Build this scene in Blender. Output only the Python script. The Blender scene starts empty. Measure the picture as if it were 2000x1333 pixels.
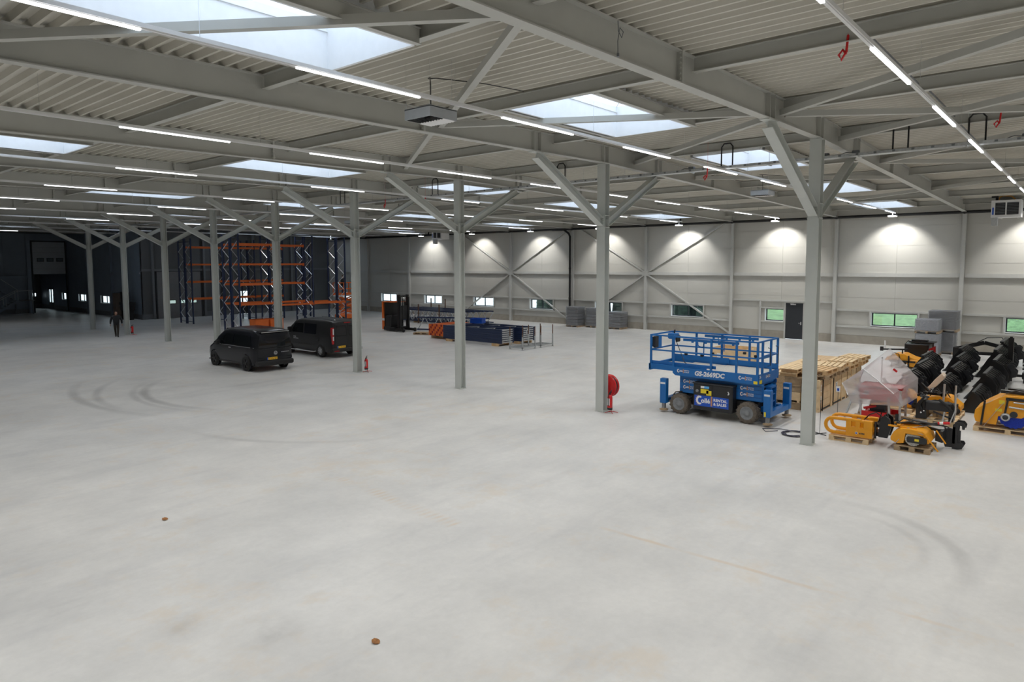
import bpy, math, random
from mathutils import Vector, Matrix, Euler
random.seed(7)
C = bpy.context.scene.collection
PI = math.pi
SC = bpy.context.scene

# ------------------------------------------------------------------ camera, sky, exposure
cam_d = bpy.data.cameras.new('camera')
cam = bpy.data.objects.new('camera', cam_d)
C.objects.link(cam)
PITCH, YAW, ROLL = 0.0826, 0.70597, -0.00272
fwd = Vector((math.cos(YAW) * math.cos(PITCH), math.sin(YAW) * math.cos(PITCH), -math.sin(PITCH)))
rgt = Vector((math.sin(YAW), -math.cos(YAW), 0))
upv = rgt.cross(fwd)
r2 = math.cos(ROLL) * rgt + math.sin(ROLL) * upv
u2 = -math.sin(ROLL) * rgt + math.cos(ROLL) * upv
cam.matrix_world = Matrix(((r2.x, u2.x, -fwd.x, 0), (r2.y, u2.y, -fwd.y, 0), (r2.z, u2.z, -fwd.z, 4.893), (0, 0, 0, 1)))
cam_d.sensor_fit = 'HORIZONTAL'
cam_d.sensor_width = 36.0
cam_d.lens = 1341.9 / 2000 * 36.0
cam_d.shift_y = (627.8 - 666.5) / 2000
cam_d.clip_start, cam_d.clip_end = 0.05, 600
SC.camera = cam

world = bpy.data.worlds.new('overcast_sky')
SC.world = world
world.use_nodes = True
bg = world.node_tree.nodes['Background']
bg.inputs['Color'].default_value = (0.80, 0.90, 1.0, 1)
bg.inputs['Strength'].default_value = 3.2

SC.view_settings.view_transform = 'Standard'
SC.view_settings.look = 'None'
SC.view_settings.gamma = 1.0
SC.view_settings.use_curve_mapping = False
SC.view_settings.exposure = 0.0
SC.cycles.max_bounces = 7
SC.cycles.diffuse_bounces = 4
SC.cycles.transparent_max_bounces = 10
SC.cycles.sample_clamp_indirect = 6.0

LED_W = 59.0        # one LED module of the light lines
FLOOD_W = 420.0      # one flood lamp beside the long wall

# ------------------------------------------------------------------ materials
MATS = {}
def mat(name, col, rough=0.5, metal=0.0, var=0.06, scale=6.0, bump=0.0, emit=None, alpha=None, trans=0.0, coat=0.0, spec=0.5):
    if name in MATS: return MATS[name]
    m = bpy.data.materials.new(name); m.use_nodes = True
    nt = m.node_tree; b = nt.nodes['Principled BSDF']
    b.inputs['Roughness'].default_value = rough
    b.inputs['Metallic'].default_value = metal
    b.inputs['Specular IOR Level'].default_value = spec
    b.inputs['Base Color'].default_value = (*col, 1)
    if coat: b.inputs['Coat Weight'].default_value = coat; b.inputs['Coat Roughness'].default_value = 0.05
    if var > 0 or bump > 0:
        tc = nt.nodes.new('ShaderNodeTexCoord'); n = nt.nodes.new('ShaderNodeTexNoise')
        n.inputs['Scale'].default_value = scale; n.inputs['Detail'].default_value = 4
        nt.links.new(tc.outputs['Object'], n.inputs['Vector'])
        if var > 0:
            r = nt.nodes.new('ShaderNodeValToRGB')
            r.color_ramp.elements[0].position = 0.3; r.color_ramp.elements[1].position = 0.7
            r.color_ramp.elements[0].color = (*[max(0, c * (1 - var)) for c in col], 1)
            r.color_ramp.elements[1].color = (*[min(1, c * (1 + var)) for c in col], 1)
            nt.links.new(n.outputs['Fac'], r.inputs['Fac'])
            nt.links.new(r.outputs['Color'], b.inputs['Base Color'])
        if bump > 0:
            bp = nt.nodes.new('ShaderNodeBump'); bp.inputs['Strength'].default_value = bump; bp.inputs['Distance'].default_value = 0.02
            nt.links.new(n.outputs['Fac'], bp.inputs['Height']); nt.links.new(bp.outputs['Normal'], b.inputs['Normal'])
    if emit:
        b.inputs['Emission Color'].default_value = (*emit[0], 1); b.inputs['Emission Strength'].default_value = emit[1]
    if trans: b.inputs['Transmission Weight'].default_value = trans
    if alpha is not None: b.inputs['Alpha'].default_value = alpha
    MATS[name] = m
    return m

def glass_mat(name, tint, clear, rough=0.02, diffuse=None, gloss=0.12, wrinkle=0):
    """thin sheet: part of the light passes straight through, the rest is glossy or scattered"""
    m = bpy.data.materials.new(name); m.use_nodes = True
    nt = m.node_tree; nt.nodes.clear()
    out = nt.nodes.new('ShaderNodeOutputMaterial'); tr = nt.nodes.new('ShaderNodeBsdfTransparent'); tr.inputs['Color'].default_value = (*tint, 1)
    if diffuse:
        a = nt.nodes.new('ShaderNodeBsdfTranslucent'); a.inputs['Color'].default_value = (*diffuse, 1)
        g = nt.nodes.new('ShaderNodeBsdfDiffuse'); g.inputs['Color'].default_value = (*diffuse, 1)
        gl = nt.nodes.new('ShaderNodeBsdfGlossy'); gl.inputs['Roughness'].default_value = rough
        m1 = nt.nodes.new('ShaderNodeMixShader'); m1.inputs[0].default_value = 0.45
        nt.links.new(a.outputs[0], m1.inputs[1]); nt.links.new(g.outputs[0], m1.inputs[2])
        m3 = nt.nodes.new('ShaderNodeMixShader'); m3.inputs[0].default_value = gloss
        if wrinkle:
            tc = nt.nodes.new('ShaderNodeTexCoord'); mp = nt.nodes.new('ShaderNodeMapping'); mp.inputs['Scale'].default_value = (1, 1, 3.5); nz = nt.nodes.new('ShaderNodeTexNoise'); nz.inputs['Scale'].default_value = wrinkle; nz.inputs['Detail'].default_value = 5
            bp = nt.nodes.new('ShaderNodeBump'); bp.inputs['Strength'].default_value = 0.8; bp.inputs['Distance'].default_value = 0.05
            nt.links.new(tc.outputs['Object'], mp.inputs['Vector']); nt.links.new(mp.outputs['Vector'], nz.inputs['Vector']); nt.links.new(nz.outputs['Fac'], bp.inputs['Height'])
            for q in (gl, g): nt.links.new(bp.outputs['Normal'], q.inputs['Normal'])
        nt.links.new(m1.outputs[0], m3.inputs[1]); nt.links.new(gl.outputs[0], m3.inputs[2]); other = m3
    else:
        other = nt.nodes.new('ShaderNodeBsdfGlossy'); other.inputs['Roughness'].default_value = rough
    mx = nt.nodes.new('ShaderNodeMixShader'); mx.inputs[0].default_value = clear
    nt.links.new(other.outputs[0], mx.inputs[1]); nt.links.new(tr.outputs[0], mx.inputs[2]); nt.links.new(mx.outputs[0], out.inputs['Surface'])
    MATS[name] = m
    return m

STEEL = mat('painted_steel', (0.49, 0.49, 0.455), 0.42, var=0.03, scale=2)
COLUMN = mat('column_paint', (0.56, 0.58, 0.55), 0.38, var=0.03, scale=2)
DECK = mat('roof_sheet', (0.59, 0.565, 0.50), 0.5, var=0.03, scale=1)
PANEL = mat('wall_panel', (0.56, 0.55, 0.51), 0.45, var=0.02, scale=0.7)
GIRT = mat('wall_girt', (0.54, 0.54, 0.515), 0.45, var=0.03)
PLINTH = mat('concrete_plinth', (0.36, 0.33, 0.28), 0.8, var=0.1, scale=3, bump=0.2)
UNLITPANEL = mat('unlit_wall_panel', (0.115, 0.12, 0.125), 0.5, var=0.05, scale=1)  # darker than the long wall: the unlit far end put into the colour
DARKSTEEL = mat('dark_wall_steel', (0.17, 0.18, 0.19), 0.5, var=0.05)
DOORGREY = mat('sectional_door', (0.20, 0.205, 0.21), 0.45, var=0.04)
ANTH = mat('anthracite', (0.025, 0.029, 0.036), 0.45, var=0.05)
BLACK = mat('black_plastic', (0.012, 0.012, 0.013), 0.45, var=0.1)
RUBBER = mat('black_rubber', (0.02, 0.02, 0.02), 0.8, var=0.15, scale=20)
WHITE = mat('white_coat', (0.78, 0.78, 0.78), 0.4, var=0.02)
CURB = mat('skylight_lining', (0.86, 0.88, 0.90), 0.4, var=0.02)
CHROME = mat('bright_metal', (0.75, 0.76, 0.78), 0.22, metal=1.0, var=0.03)
GALV = mat('galvanised_steel', (0.55, 0.57, 0.58), 0.38, metal=0.8, var=0.12, scale=18)
ORANGE = mat('orange_paint', (0.78, 0.16, 0.025), 0.45, var=0.05)
NAVY = mat('navy_paint', (0.018, 0.032, 0.085), 0.4, var=0.08)
BLUE = mat('lift_blue', (0.008, 0.15, 0.47), 0.38, var=0.06, scale=3)
CRATEBLUE = mat('crate_blue', (0.01, 0.09, 0.55), 0.4, var=0.05)
YELLOW = mat('machine_yellow', (0.86, 0.36, 0.012), 0.35, var=0.04)
RED = mat('signal_red', (0.62, 0.012, 0.014), 0.35, var=0.05)
DARKRED = mat('dark_red', (0.28, 0.012, 0.015), 0.45, var=0.08)
WOOD = mat('pale_pine', (0.70, 0.47, 0.245), 0.7, var=0.16, scale=5, bump=0.1)
WOOD2 = mat('planed_pine', (0.78, 0.58, 0.34), 0.65, var=0.12, scale=4, bump=0.1)
WOOD3 = mat('weathered_wood', (0.42, 0.30, 0.18), 0.8, var=0.2, scale=6, bump=0.1)
OSB = mat('chipboard', (0.60, 0.42, 0.24), 0.75, var=0.2, scale=30, bump=0.1)
LABEL = mat('paper_label', (0.85, 0.85, 0.85), 0.6, var=0.02)
LEDMAT = mat('led_diffuser', (0.9, 0.9, 0.9), 0.4, var=0, emit=((0.95, 0.97, 1.0), 5.0))
BULB = mat('flood_lens', (0.9, 0.9, 0.9), 0.4, var=0, emit=((1.0, 0.97, 0.92), 14.0))
GLASS = glass_mat('window_glass', (0.93, 0.97, 0.96), 0.90)
OPAL = glass_mat('opal_rooflight', (0.95, 0.97, 1.0), 0.55, 0.3, diffuse=(0.9, 0.93, 0.97))
WRAP = glass_mat('stretch_film', (0.92, 0.93, 0.95), 0.60, 0.16, diffuse=(0.70, 0.71, 0.74), gloss=0.35, wrinkle=5.0)
HOOD = glass_mat('clear_sheeting', (0.92, 0.92, 0.94), 0.46, 0.38, diffuse=(0.80, 0.79, 0.80), gloss=0.10, wrinkle=3.0)

# ------------------------------------------------------------------ mesh helpers
class MB:
    def __init__(s): s.v = []; s.f = []; s.mi = []; s.M = Matrix.Identity(4); s.smooth = []; s.k = 0
    def add(s, vs, fs, smooth=False):
        n = len(s.v)
        s.v += [tuple(s.M @ Vector(p)) for p in vs]
        for f in fs: s.f.append(tuple(i + n for i in f)); s.mi.append(s.k); s.smooth.append(smooth)
        return s
    def box(s, x0, x1, y0, y1, z0, z1):
        return s.add([(x0,y0,z0),(x1,y0,z0),(x1,y1,z0),(x0,y1,z0),(x0,y0,z1),(x1,y0,z1),(x1,y1,z1),(x0,y1,z1)],
                     [(0,3,2,1),(4,5,6,7),(0,1,5,4),(1,2,6,5),(2,3,7,6),(3,0,4,7)])
    def rbox(s, x0, x1, y0, y1, z0, z1, r=0.02):
        """box with chamfered vertical and top edges"""
        def ring(z, d): return [(x0+d+(r if i in (0,7) else 0)*0, 0, 0) for i in ()]
        def loop(z, i):
            a, b, c, d = x0 + i, x1 - i, y0 + i, y1 - i
            return [(a + r, c, z), (b - r, c, z), (b, c + r, z), (b, d - r, z), (b - r, d, z), (a + r, d, z), (a, d - r, z), (a, c + r, z)]
        vs = loop(z0, r * 0.7) + loop(z0 + r, 0) + loop(z1 - r, 0) + loop(z1, r * 0.7)
        fs = [tuple(range(7, -1, -1)), tuple(range(24, 32))]
        for l in range(3):
            for i in range(8):
                j = (i + 1) % 8
                fs.append((l*8 + i, l*8 + j, l*8 + 8 + j, l*8 + 8 + i))
        return s.add(vs, fs)
    def prism(s, poly, axis, a, b):
        """polygon (2D list) extruded along axis from a to b. axis 'x': (y,z); 'y': (x,z); 'z': (x,y)"""
        n = len(poly)
        def P(p, t): return (t, p[0], p[1]) if axis == 'x' else (p[0], t, p[1]) if axis == 'y' else (p[0], p[1], t)
        vs = [P(p, a) for p in poly] + [P(p, b) for p in poly]
        fs = [tuple(range(n)), tuple(range(2*n - 1, n - 1, -1))] + [(i, n + i, n + (i + 1) % n, (i + 1) % n) for i in range(n)]
        return s.add(vs, fs)
    def bar(s, p, q, w, h, up=(0, 0, 1)):
        """rectangular bar p->q, w across, h along up"""
        p, q = Vector(p), Vector(q); d = (q - p).normalized(); u = Vector(up)
        if abs(d.dot(u)) > 0.99: u = Vector((1, 0, 0))
        x = d.cross(u).normalized(); y = x.cross(d)
        vs = [c + sx * x * w / 2 + sy * y * h / 2 for c in (p, q) for sx, sy in ((-1,-1),(1,-1),(1,1),(-1,1))]
        return s.add(vs, [(3,2,1,0),(4,5,6,7),(0,1,5,4),(1,2,6,5),(2,3,7,6),(3,0,4,7)])
    def ibar(s, p, q, w, h, t=0.016, up=(0, 0, 1)):
        """I-section p->q: flanges w wide, h apart along up"""
        p, q = Vector(p), Vector(q); d = (q - p).normalized(); u = Vector(up)
        if abs(d.dot(u)) > 0.99: u = Vector((1, 0, 0))
        y = (d.cross(u).normalized()).cross(d)
        for sg in (-1, 1):
            o = y * (h / 2 - t / 2) * sg
            s.bar(p + o, q + o, w, t, up)
        return s.bar(p, q, t * 0.8, h - 2 * t, up)
    def tube(s, pts, r, n=8, cap=True, closed=False):
        pts = [Vector(p) for p in pts]; m = len(pts); vs = []; fs = []
        prev = None
        for i, p in enumerate(pts):
            if closed: d = (pts[(i + 1) % m] - pts[i - 1])
            else: d = (pts[min(i + 1, m - 1)] - pts[max(i - 1, 0)])
            d.normalize()
            if prev is None:
                u = Vector((0, 0, 1)) if abs(d.z) < 0.9 else Vector((1, 0, 0))
                x = d.cross(u).normalized()
            else:
                x = (prev - d * prev.dot(d)).normalized()
            prev = x; y = d.cross(x)
            rr = r[i] if isinstance(r, (list, tuple)) else r
            vs += [p + rr * (math.cos(2*PI*k/n) * x + math.sin(2*PI*k/n) * y) for k in range(n)]
        for i in range(m if closed else m - 1):
            a, b = i * n, ((i + 1) % m) * n
            fs += [(a + k, a + (k + 1) % n, b + (k + 1) % n, b + k) for k in range(n)]
        s.add(vs, fs, True)
        if cap and not closed:
            s.add(vs[:n], [tuple(range(n - 1, -1, -1))]); s.add(vs[-n:], [tuple(range(n))])
        return s
    def cyl(s, p, q, r, n=16, r2=None):
        return s.tube([p, q], [r, r if r2 is None else r2], n)
    def lathe(s, prof, n=20, axis='z', c=(0, 0, 0)):
        """profile [(radius, along)] turned about axis through c"""
        vs = []; fs = []
        for (r, t) in prof:
            for k in range(n):
                a = 2 * PI * k / n; u, w = r * math.cos(a), r * math.sin(a)
                vs.append((c[0]+u, c[1]+w, c[2]+t) if axis == 'z' else (c[0]+t, c[1]+u, c[2]+w) if axis == 'x' else (c[0]+w, c[1]+t, c[2]+u))
        for i in range(len(prof) - 1):
            fs += [(i*n + k, i*n + (k+1) % n, (i+1)*n + (k+1) % n, (i+1)*n + k) for k in range(n)]
        return s.add(vs, fs, True)
    def grid(s, f, nu, nv, smooth=True):
        vs = [f(i / nu, j / nv) for i in range(nu + 1) for j in range(nv + 1)]
        fs = [(i*(nv+1)+j, (i+1)*(nv+1)+j, (i+1)*(nv+1)+j+1, i*(nv+1)+j+1) for i in range(nu) for j in range(nv)]
        return s.add(vs, fs, smooth)
    def mesh(s, name, mats):
        me = bpy.data.meshes.new(name); me.from_pydata(s.v, [], s.f)
        for m in (mats if isinstance(mats, (list, tuple)) else [mats]): me.materials.append(m)
        me.polygons.foreach_set('material_index', s.mi)
        me.polygons.foreach_set('use_smooth', s.smooth)
        me.update()
        return me

def obj(name, mb, mats, parent=None, loc=None, bevel=0):
    me = mb.mesh(name, mats) if isinstance(mb, MB) else mb
    o = bpy.data.objects.new(name, me); C.objects.link(o)
    if parent is not None: o.parent = parent
    if loc is not None: o.location = loc
    if bevel:
        b = o.modifiers.new('edge', 'BEVEL'); b.width = bevel; b.segments = 2; b.limit_method = 'ANGLE'; b.angle_limit = 0.6
    return o
def tag(o, label, cat, group=None):
    o['label'] = label; o['category'] = cat; o['kind'] = 'thing'
    if group: o['group'] = group
    return o
def thing(name, label, cat, loc=(0, 0, 0), rotz=0.0, group=None):
    o = bpy.data.objects.new(name, None); C.objects.link(o)
    o.location = loc; o.rotation_euler = (0, 0, rotz); o.empty_display_size = 0.2
    return tag(o, label, cat, group)
def struct(name, mb=None, mats=None):
    o = bpy.data.objects.new(name, mb.mesh(name, mats) if mb else None); C.objects.link(o)
    o['kind'] = 'structure'
    return o
def box_part(name, m, parent, *b, bevel=0):
    return obj(name, MB().box(*b), m, parent, bevel=bevel)
def dup(o, parent=None, loc=None, rotz=None, label=None):
    c = o.copy(); C.objects.link(c)
    if parent is not None: c.parent = parent
    if loc is not None: c.location = loc
    if rotz is not None: c.rotation_euler = (0, 0, rotz)
    if label: c['label'] = label
    for ch in [x for x in ALLOBJ(o)]: dup(ch, c)
    return c
def ALLOBJ(o): return list(o.children)
_fonts = {}
def text_mesh(s, size, ext=0.002, bold=0.0, align='LEFT', shear=0.0):
    cu = bpy.data.curves.new('lettering', 'FONT'); cu.body = s; cu.size = size; cu.extrude = ext; cu.offset = bold; cu.align_x = align; cu.shear = shear
    cu.resolution_u = 3
    t = bpy.data.objects.new('lettering', cu); C.objects.link(t)
    dg = bpy.context.evaluated_depsgraph_get(); me = bpy.data.meshes.new_from_object(t.evaluated_get(dg))
    bpy.data.objects.remove(t); bpy.data.curves.remove(cu)
    return me
def lettering(s, size, m, parent, loc, rot, bold=0.0, align='LEFT', sx=1.0, name='lettering', shear=0.0):
    """rot: matrix columns (text right, text up, normal)"""
    me = text_mesh(s, size, 0.002, bold, align, shear); me.materials.clear(); me.materials.append(m)
    o = bpy.data.objects.new(name, me); C.objects.link(o); o.parent = parent
    R, U = Vector(rot[0]), Vector(rot[1]); N = R.cross(U)
    o.matrix_local = Matrix(((R.x*sx, U.x, N.x, loc[0]), (R.y*sx, U.y, N.y, loc[1]), (R.z*sx, U.z, N.z, loc[2]), (0, 0, 0, 1)))
    return o
# ------------------------------------------------------------------ floor
def floor_material():
    m = bpy.data.materials.new('polished_concrete'); m.use_nodes = True
    nt = m.node_tree; b = nt.nodes['Principled BSDF']; N = nt.nodes.new; L = nt.links.new
    tc = N('ShaderNodeTexCoord')
    def noise(sc, det=5, rough=0.6, mapscale=None):
        n = N('ShaderNodeTexNoise'); n.inputs['Scale'].default_value = sc; n.inputs['Detail'].default_value = det; n.inputs['Roughness'].default_value = rough
        if mapscale:
            mp = N('ShaderNodeMapping'); mp.inputs['Scale'].default_value = mapscale; L(tc.outputs['Object'], mp.inputs['Vector']); L(mp.outputs['Vector'], n.inputs['Vector'])
        else: L(tc.outputs['Object'], n.inputs['Vector'])
        return n.outputs['Fac']
    def ramp(f, a, b_, ca, cb):
        r = N('ShaderNodeValToRGB'); r.color_ramp.elements[0].position = a; r.color_ramp.elements[1].position = b_
        r.color_ramp.elements[0].color = (*ca, 1); r.color_ramp.elements[1].color = (*cb, 1); L(f, r.inputs['Fac']); return r.outputs['Color']
    def mix(fac, a, b_, mode='MIX'):
        x = N('ShaderNodeMix'); x.data_type = 'RGBA'; x.blend_type = mode
        if isinstance(fac, float): x.inputs[0].default_value = fac
        else: L(fac, x.inputs[0])
        for s, v in ((6, a), (7, b_)):
            if isinstance(v, tuple): x.inputs[s].default_value = (*v, 1)
            else: L(v, x.inputs[s])
        return x.outputs[2]
    def math_(op, a, b_=None, c=None):
        x = N('ShaderNodeMath'); x.operation = op; x.use_clamp = False
        for i, v in enumerate((a, b_, c)):
            if v is None: continue
            if isinstance(v, (int, float)): x.inputs[i].default_value = v
            else: L(v, x.inputs[i])
        return x.outputs[0]
    base = ramp(noise(0.55, 6, 0.62), 0.30, 0.72, (0.60, 0.595, 0.585), (0.74, 0.73, 0.71))
    fine = ramp(noise(7.0, 6, 0.7), 0.3, 0.7, (0.95, 0.95, 0.95), (1.03, 1.03, 1.03))
    col = mix(1.0, base, fine, 'MULTIPLY')
    streak = ramp(noise(0.5, 4, 0.6, (0.35, 2.4, 1)), 0.52, 0.78, (1, 1, 1), (0.865, 0.87, 0.885))
    col = mix(1.0, col, streak, 'MULTIPLY')
    # pale tan stains
    tan_f = ramp(math_('MULTIPLY', noise(0.33, 3, 0.55), noise(1.6, 5, 0.7)), 0.285, 0.40, (0, 0, 0), (0.4, 0.4, 0.4))
    col = mix(tan_f, col, (0.66, 0.56, 0.44))
    # tyre marks: thin arcs rubbed on at their own places
    sep = N('ShaderNodeSeparateXYZ'); L(tc.outputs['Object'], sep.inputs[0])
    wob = math_('MULTIPLY', math_('SUBTRACT', noise(0.8, 2), 0.5), 0.35)
    patch = ramp(noise(1.1, 4, 0.6), 0.40, 0.62, (0, 0, 0), (1, 1, 1))
    def dist(px, py):
        dx = math_('SUBTRACT', sep.outputs[0], px); dy = math_('SUBTRACT', sep.outputs[1], py)
        return math_('SQRT', math_('ADD', math_('MULTIPLY', dx, dx), math_('MULTIPLY', dy, dy)))
    def band(e, w, k):
        mr = N('ShaderNodeMapRange'); mr.inputs['From Min'].default_value = w * 0.4; mr.inputs['From Max'].default_value = w * 1.5; mr.inputs['To Min'].default_value = k; mr.inputs['To Max'].default_value = 0; L(e, mr.inputs['Value']); return mr.outputs[0]
    dark = None
    for (cx, cy, r, w, k, ax, ay, ar) in ((12.43, 3.81, 2.47, 0.13, 0.30, 13.6, 2.2, 1.7), (12.72, 3.55, 1.61, 0.09, 0.16, 13.6, 2.4, 1.3), (16.7, 25.49, 6.42, 0.16, 0.55, 11.0, 26.5, 3.0), (16.75, 25.49, 6.85, 0.12, 0.35, 11.0, 26.5, 3.0),
                                      (18.99, 26.97, 10.47, 0.16, 0.42, 9.2, 28.0, 3.6), (18.07, 25.67, 9.22, 0.14, 0.38, 9.6, 28.6, 3.0), (15.2, 20.5, 6.2, 0.12, 0.2, 10.0, 17.5, 3.0)):
        v = math_('MULTIPLY', band(math_('ABSOLUTE', math_('ADD', math_('SUBTRACT', dist(cx, cy), r), math_('MULTIPLY', wob, 0.4))), w, k), band(dist(ax, ay), ar, 1.0))
        dark = v if dark is None else math_('MAXIMUM', dark, v)
    dark = math_('MAXIMUM', dark, math_('MULTIPLY', band(dist(4.55, 8.2), 0.45, 0.45), patch))
    dark = math_('MAXIMUM', dark, math_('MULTIPLY', band(dist(3.9, 9.2), 0.35, 0.35), patch))
    col = mix(dark, col, (0.27, 0.265, 0.26))
    # tan tread lines
    tan = None
    for (xa, ya, xb, yb_, w, k) in ((9.29, 13.68, 8.88, 8.98, 0.16, 0.5), (10.53, 6.86, 10.58, 0.58, 0.05, 0.45), (15.9, 7.2, 15.2, 2.4, 0.12, 0.25), (12.2, 12.0, 10.6, 17.0, 0.14, 0.25)):
        ln = math.hypot(xb - xa, yb_ - ya); ux, uy = (xb - xa) / ln, (yb_ - ya) / ln
        dx = math_('SUBTRACT', sep.outputs[0], xa); dy = math_('SUBTRACT', sep.outputs[1], ya)
        al = math_('ADD', math_('MULTIPLY', dx, ux), math_('MULTIPLY', dy, uy)); ac = math_('ABSOLUTE', math_('ADD', math_('SUBTRACT', math_('MULTIPLY', dx, uy), math_('MULTIPLY', dy, ux)), math_('MULTIPLY', wob, 0.3)))
        inside = math_('MULTIPLY', math_('GREATER_THAN', al, 0.0), math_('LESS_THAN', al, ln))
        dash = math_('ADD', 0.55, math_('MULTIPLY', 0.45, math_('SINE', math_('MULTIPLY', al, 38.0)))) if w > 0.1 else 1.0
        v = math_('MULTIPLY', math_('MULTIPLY', band(ac, w, k), inside), math_('MULTIPLY', dash, patch))
        tan = v if tan is None else math_('MAXIMUM', tan, v)
    col = mix(tan, col, (0.62, 0.46, 0.30))
    L(col, b.inputs['Base Color'])
    rg = ramp(noise(0.9, 5, 0.65), 0.3, 0.75, (0.32, 0.32, 0.32), (0.48, 0.48, 0.48)); L(rg, b.inputs['Roughness'])
    b.inputs['Specular IOR Level'].default_value = 0.55
    bp = N('ShaderNodeBump'); bp.inputs['Strength'].default_value = 0.08; bp.inputs['Distance'].default_value = 0.01; L(noise(2.2, 6, 0.6), bp.inputs['Height']); L(bp.outputs['Normal'], b.inputs['Normal'])
    return m
CONCRETE = floor_material()
X0, XW, YK = 19.16, 45.6, 5.795
YB = lambda i: YK + 6.615 * i          # i = 0 is the row of the nearest column
YBACK, XH, YFAR = 65.45, 25.4, 84.2
XL, YN = -7.0, -14.2
zb = lambda x: 8.16 - 0.017 * abs(x - X0)      # underside of the main beams
zd = lambda x: zb(x) + 0.56                    # underside of the roof sheets

struct('floor', MB().box(XL, XW, YN, YBACK, -0.2, 0).box(XL, XH, YBACK, 94, -0.2, 0), CONCRETE)

# ------------------------------------------------------------------ ceiling: sheets, beams, purlins, braces
ceiling = struct('ceiling')
PUR = [XL, -2.0, 2.6, 7.2, 11.8, 16.4, 21.0, 25.6, 30.2, 34.8, 39.4, 44.0, XW]
PITCHX = 4.6 / 17
def deck(x0, x1, y0, y1):
    mb = MB(); pts = []
    n = max(1, round((x1 - x0) / PITCHX)); p = (x1 - x0) / n
    for k in range(n):
        a = x0 + k * p
        for (u, h) in ((0, 0), (0.18, 0), (0.34, 0.105), (0.86, 0.105)): pts.append((a + u * p, h))
    pts.append((x1, 0))
    m = len(pts)
    ridge = [(x, zd(x) + h) for x, h in pts]
    vs = [(x, y0, z) for x, z in ridge] + [(x, y1, z) for x, z in ridge]
    mb.add(vs, [(i, i + 1, m + i + 1, m + i) for i in range(m - 1)])
    return mb
SKY_ROWS, SKY_CELLS = (0, 2, 4, 6, 8), (2, 4, 6, 8, 10)
for i in range(-3, 12):
    ya, yb_ = max(YB(i), YN), min(YB(i + 1), YFAR)
    if yb_ <= ya: continue
    for c in range(len(PUR) - 1):
        xa, xb = PUR[c], PUR[c + 1]
        if ya > 64 and xa > XH - 1: continue
        if i in SKY_ROWS and c in SKY_CELLS:
            obj('roof_sheet', deck(xa, xb, ya, YB(i) + 2.2), DECK, ceiling); obj('roof_sheet', deck(xa, xb, YB(i) + 4.4, yb_), DECK, ceiling)
        else: obj('roof_sheet', deck(xa, xb, ya, yb_), DECK, ceiling)

def hbeam(x0, x1, y, h, w, t=0.02):
    mb = MB()
    knots = [x0] + ([X0] if x0 < X0 < x1 else []) + [x1]
    for a, b in zip(knots, knots[1:]): mb.ibar((a, y, zb(a) + h / 2), (b, y, zb(b) + h / 2), w, h, t)
    return mb
stiff_me = MB().box(-0.012, 0.012, -0.115, 0.115, 0.02, 0.54).mesh('stiffener', STEEL)
sp = MB().box(-0.03, 0.03, -0.12, 0.12, 0.0, 0.56)
for zz in (0.08, 0.17, 0.26, 0.35, 0.44, 0.52):
    for sy in (-0.08, 0.08): sp.cyl((-0.06, sy, zz), (0.06, sy, zz), 0.018, 6)
splice_me = sp.mesh('splice_plate', [STEEL]); 
main_me = {}
for i in range(-2, 12):
    y = YB(i)
    x1 = XW - 0.3 if y < 64 else XH - 0.1
    b = obj('main_beam', hbeam(XL, x1, y, 0.56, 0.22), STEEL, ceiling)
    for x in (X0 - 3.72, X0 - 3.42, X0 - 0.13, X0 + 0.13, X0 + 3.42, X0 + 3.72):
        o = obj('stiffener', stiff_me, None, b, (x, y, zb(x)))
    for x in (X0 - 7.9, X0 + 8.2):
        if x < x1: obj('splice_plate', splice_me, None, b, (x, y, zb(x)))
PURLIN = MB().ibar((0, 0.06, 0), (0, 6.615 - 0.06, 0), 0.15, 0.27, 0.014).box(-0.05, 0.05, 0.0, 0.012, -0.2, 0.12).mesh('purlin', STEEL)
for i in range(-2, 11):
    for c, x in enumerate(PUR[1:-1]):
        if YB(i) > 64 and x > XH: continue
        h = 0.27
        obj('purlin', PURLIN, STEEL, ceiling, (x, YB(i), zd(x) - h / 2))
def brace(xa, ia, xb, ib):
    obj('roof_brace', MB().bar((xa, YB(ia) + 0.1 * (ib - ia), zb(xa) + 0.22), (xb, YB(ib) - 0.1 * (ib - ia), zb(xb) + 0.22), 0.13, 0.13), STEEL, ceiling)
for a in ((7.2, 0, 11.8, 1), (7.2, 0, 2.6, 1), (16.0, 0, 11.8, 1), (16.4, 0, 21.0, 1), (11.8, 1, 16.4, 2), (16.2, 0, 11.6, -1), (16.4, 0, 21.0, -1), (20.8, 0, 16.4, -1), (25.6, 0, 21.0, -1),
          (25.6, 0, 30.2, -1), (30.2, 0, 25.6, 1), (34.8, 0, 39.4, 1), (34.8, 0, 30.2, -1)): brace(*a)
# thin ties under the sheets of the bays right of the nearest beam
for x, y0, y1 in ((14.1, -0.8, 5.7), (18.7, -0.8, 5.7), (23.3, -0.8, 5.7), (27.9, -0.8, 5.7), (32.5, -0.8, 5.7), (37.1, -0.8, 5.7)):
    obj('sag_rod', MB().cyl((x - 2.2, 3.0, zd(x) - 0.09), (x + 2.2, 3.0, zd(x) - 0.09), 0.02, 6), DARKSTEEL, ceiling)

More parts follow.
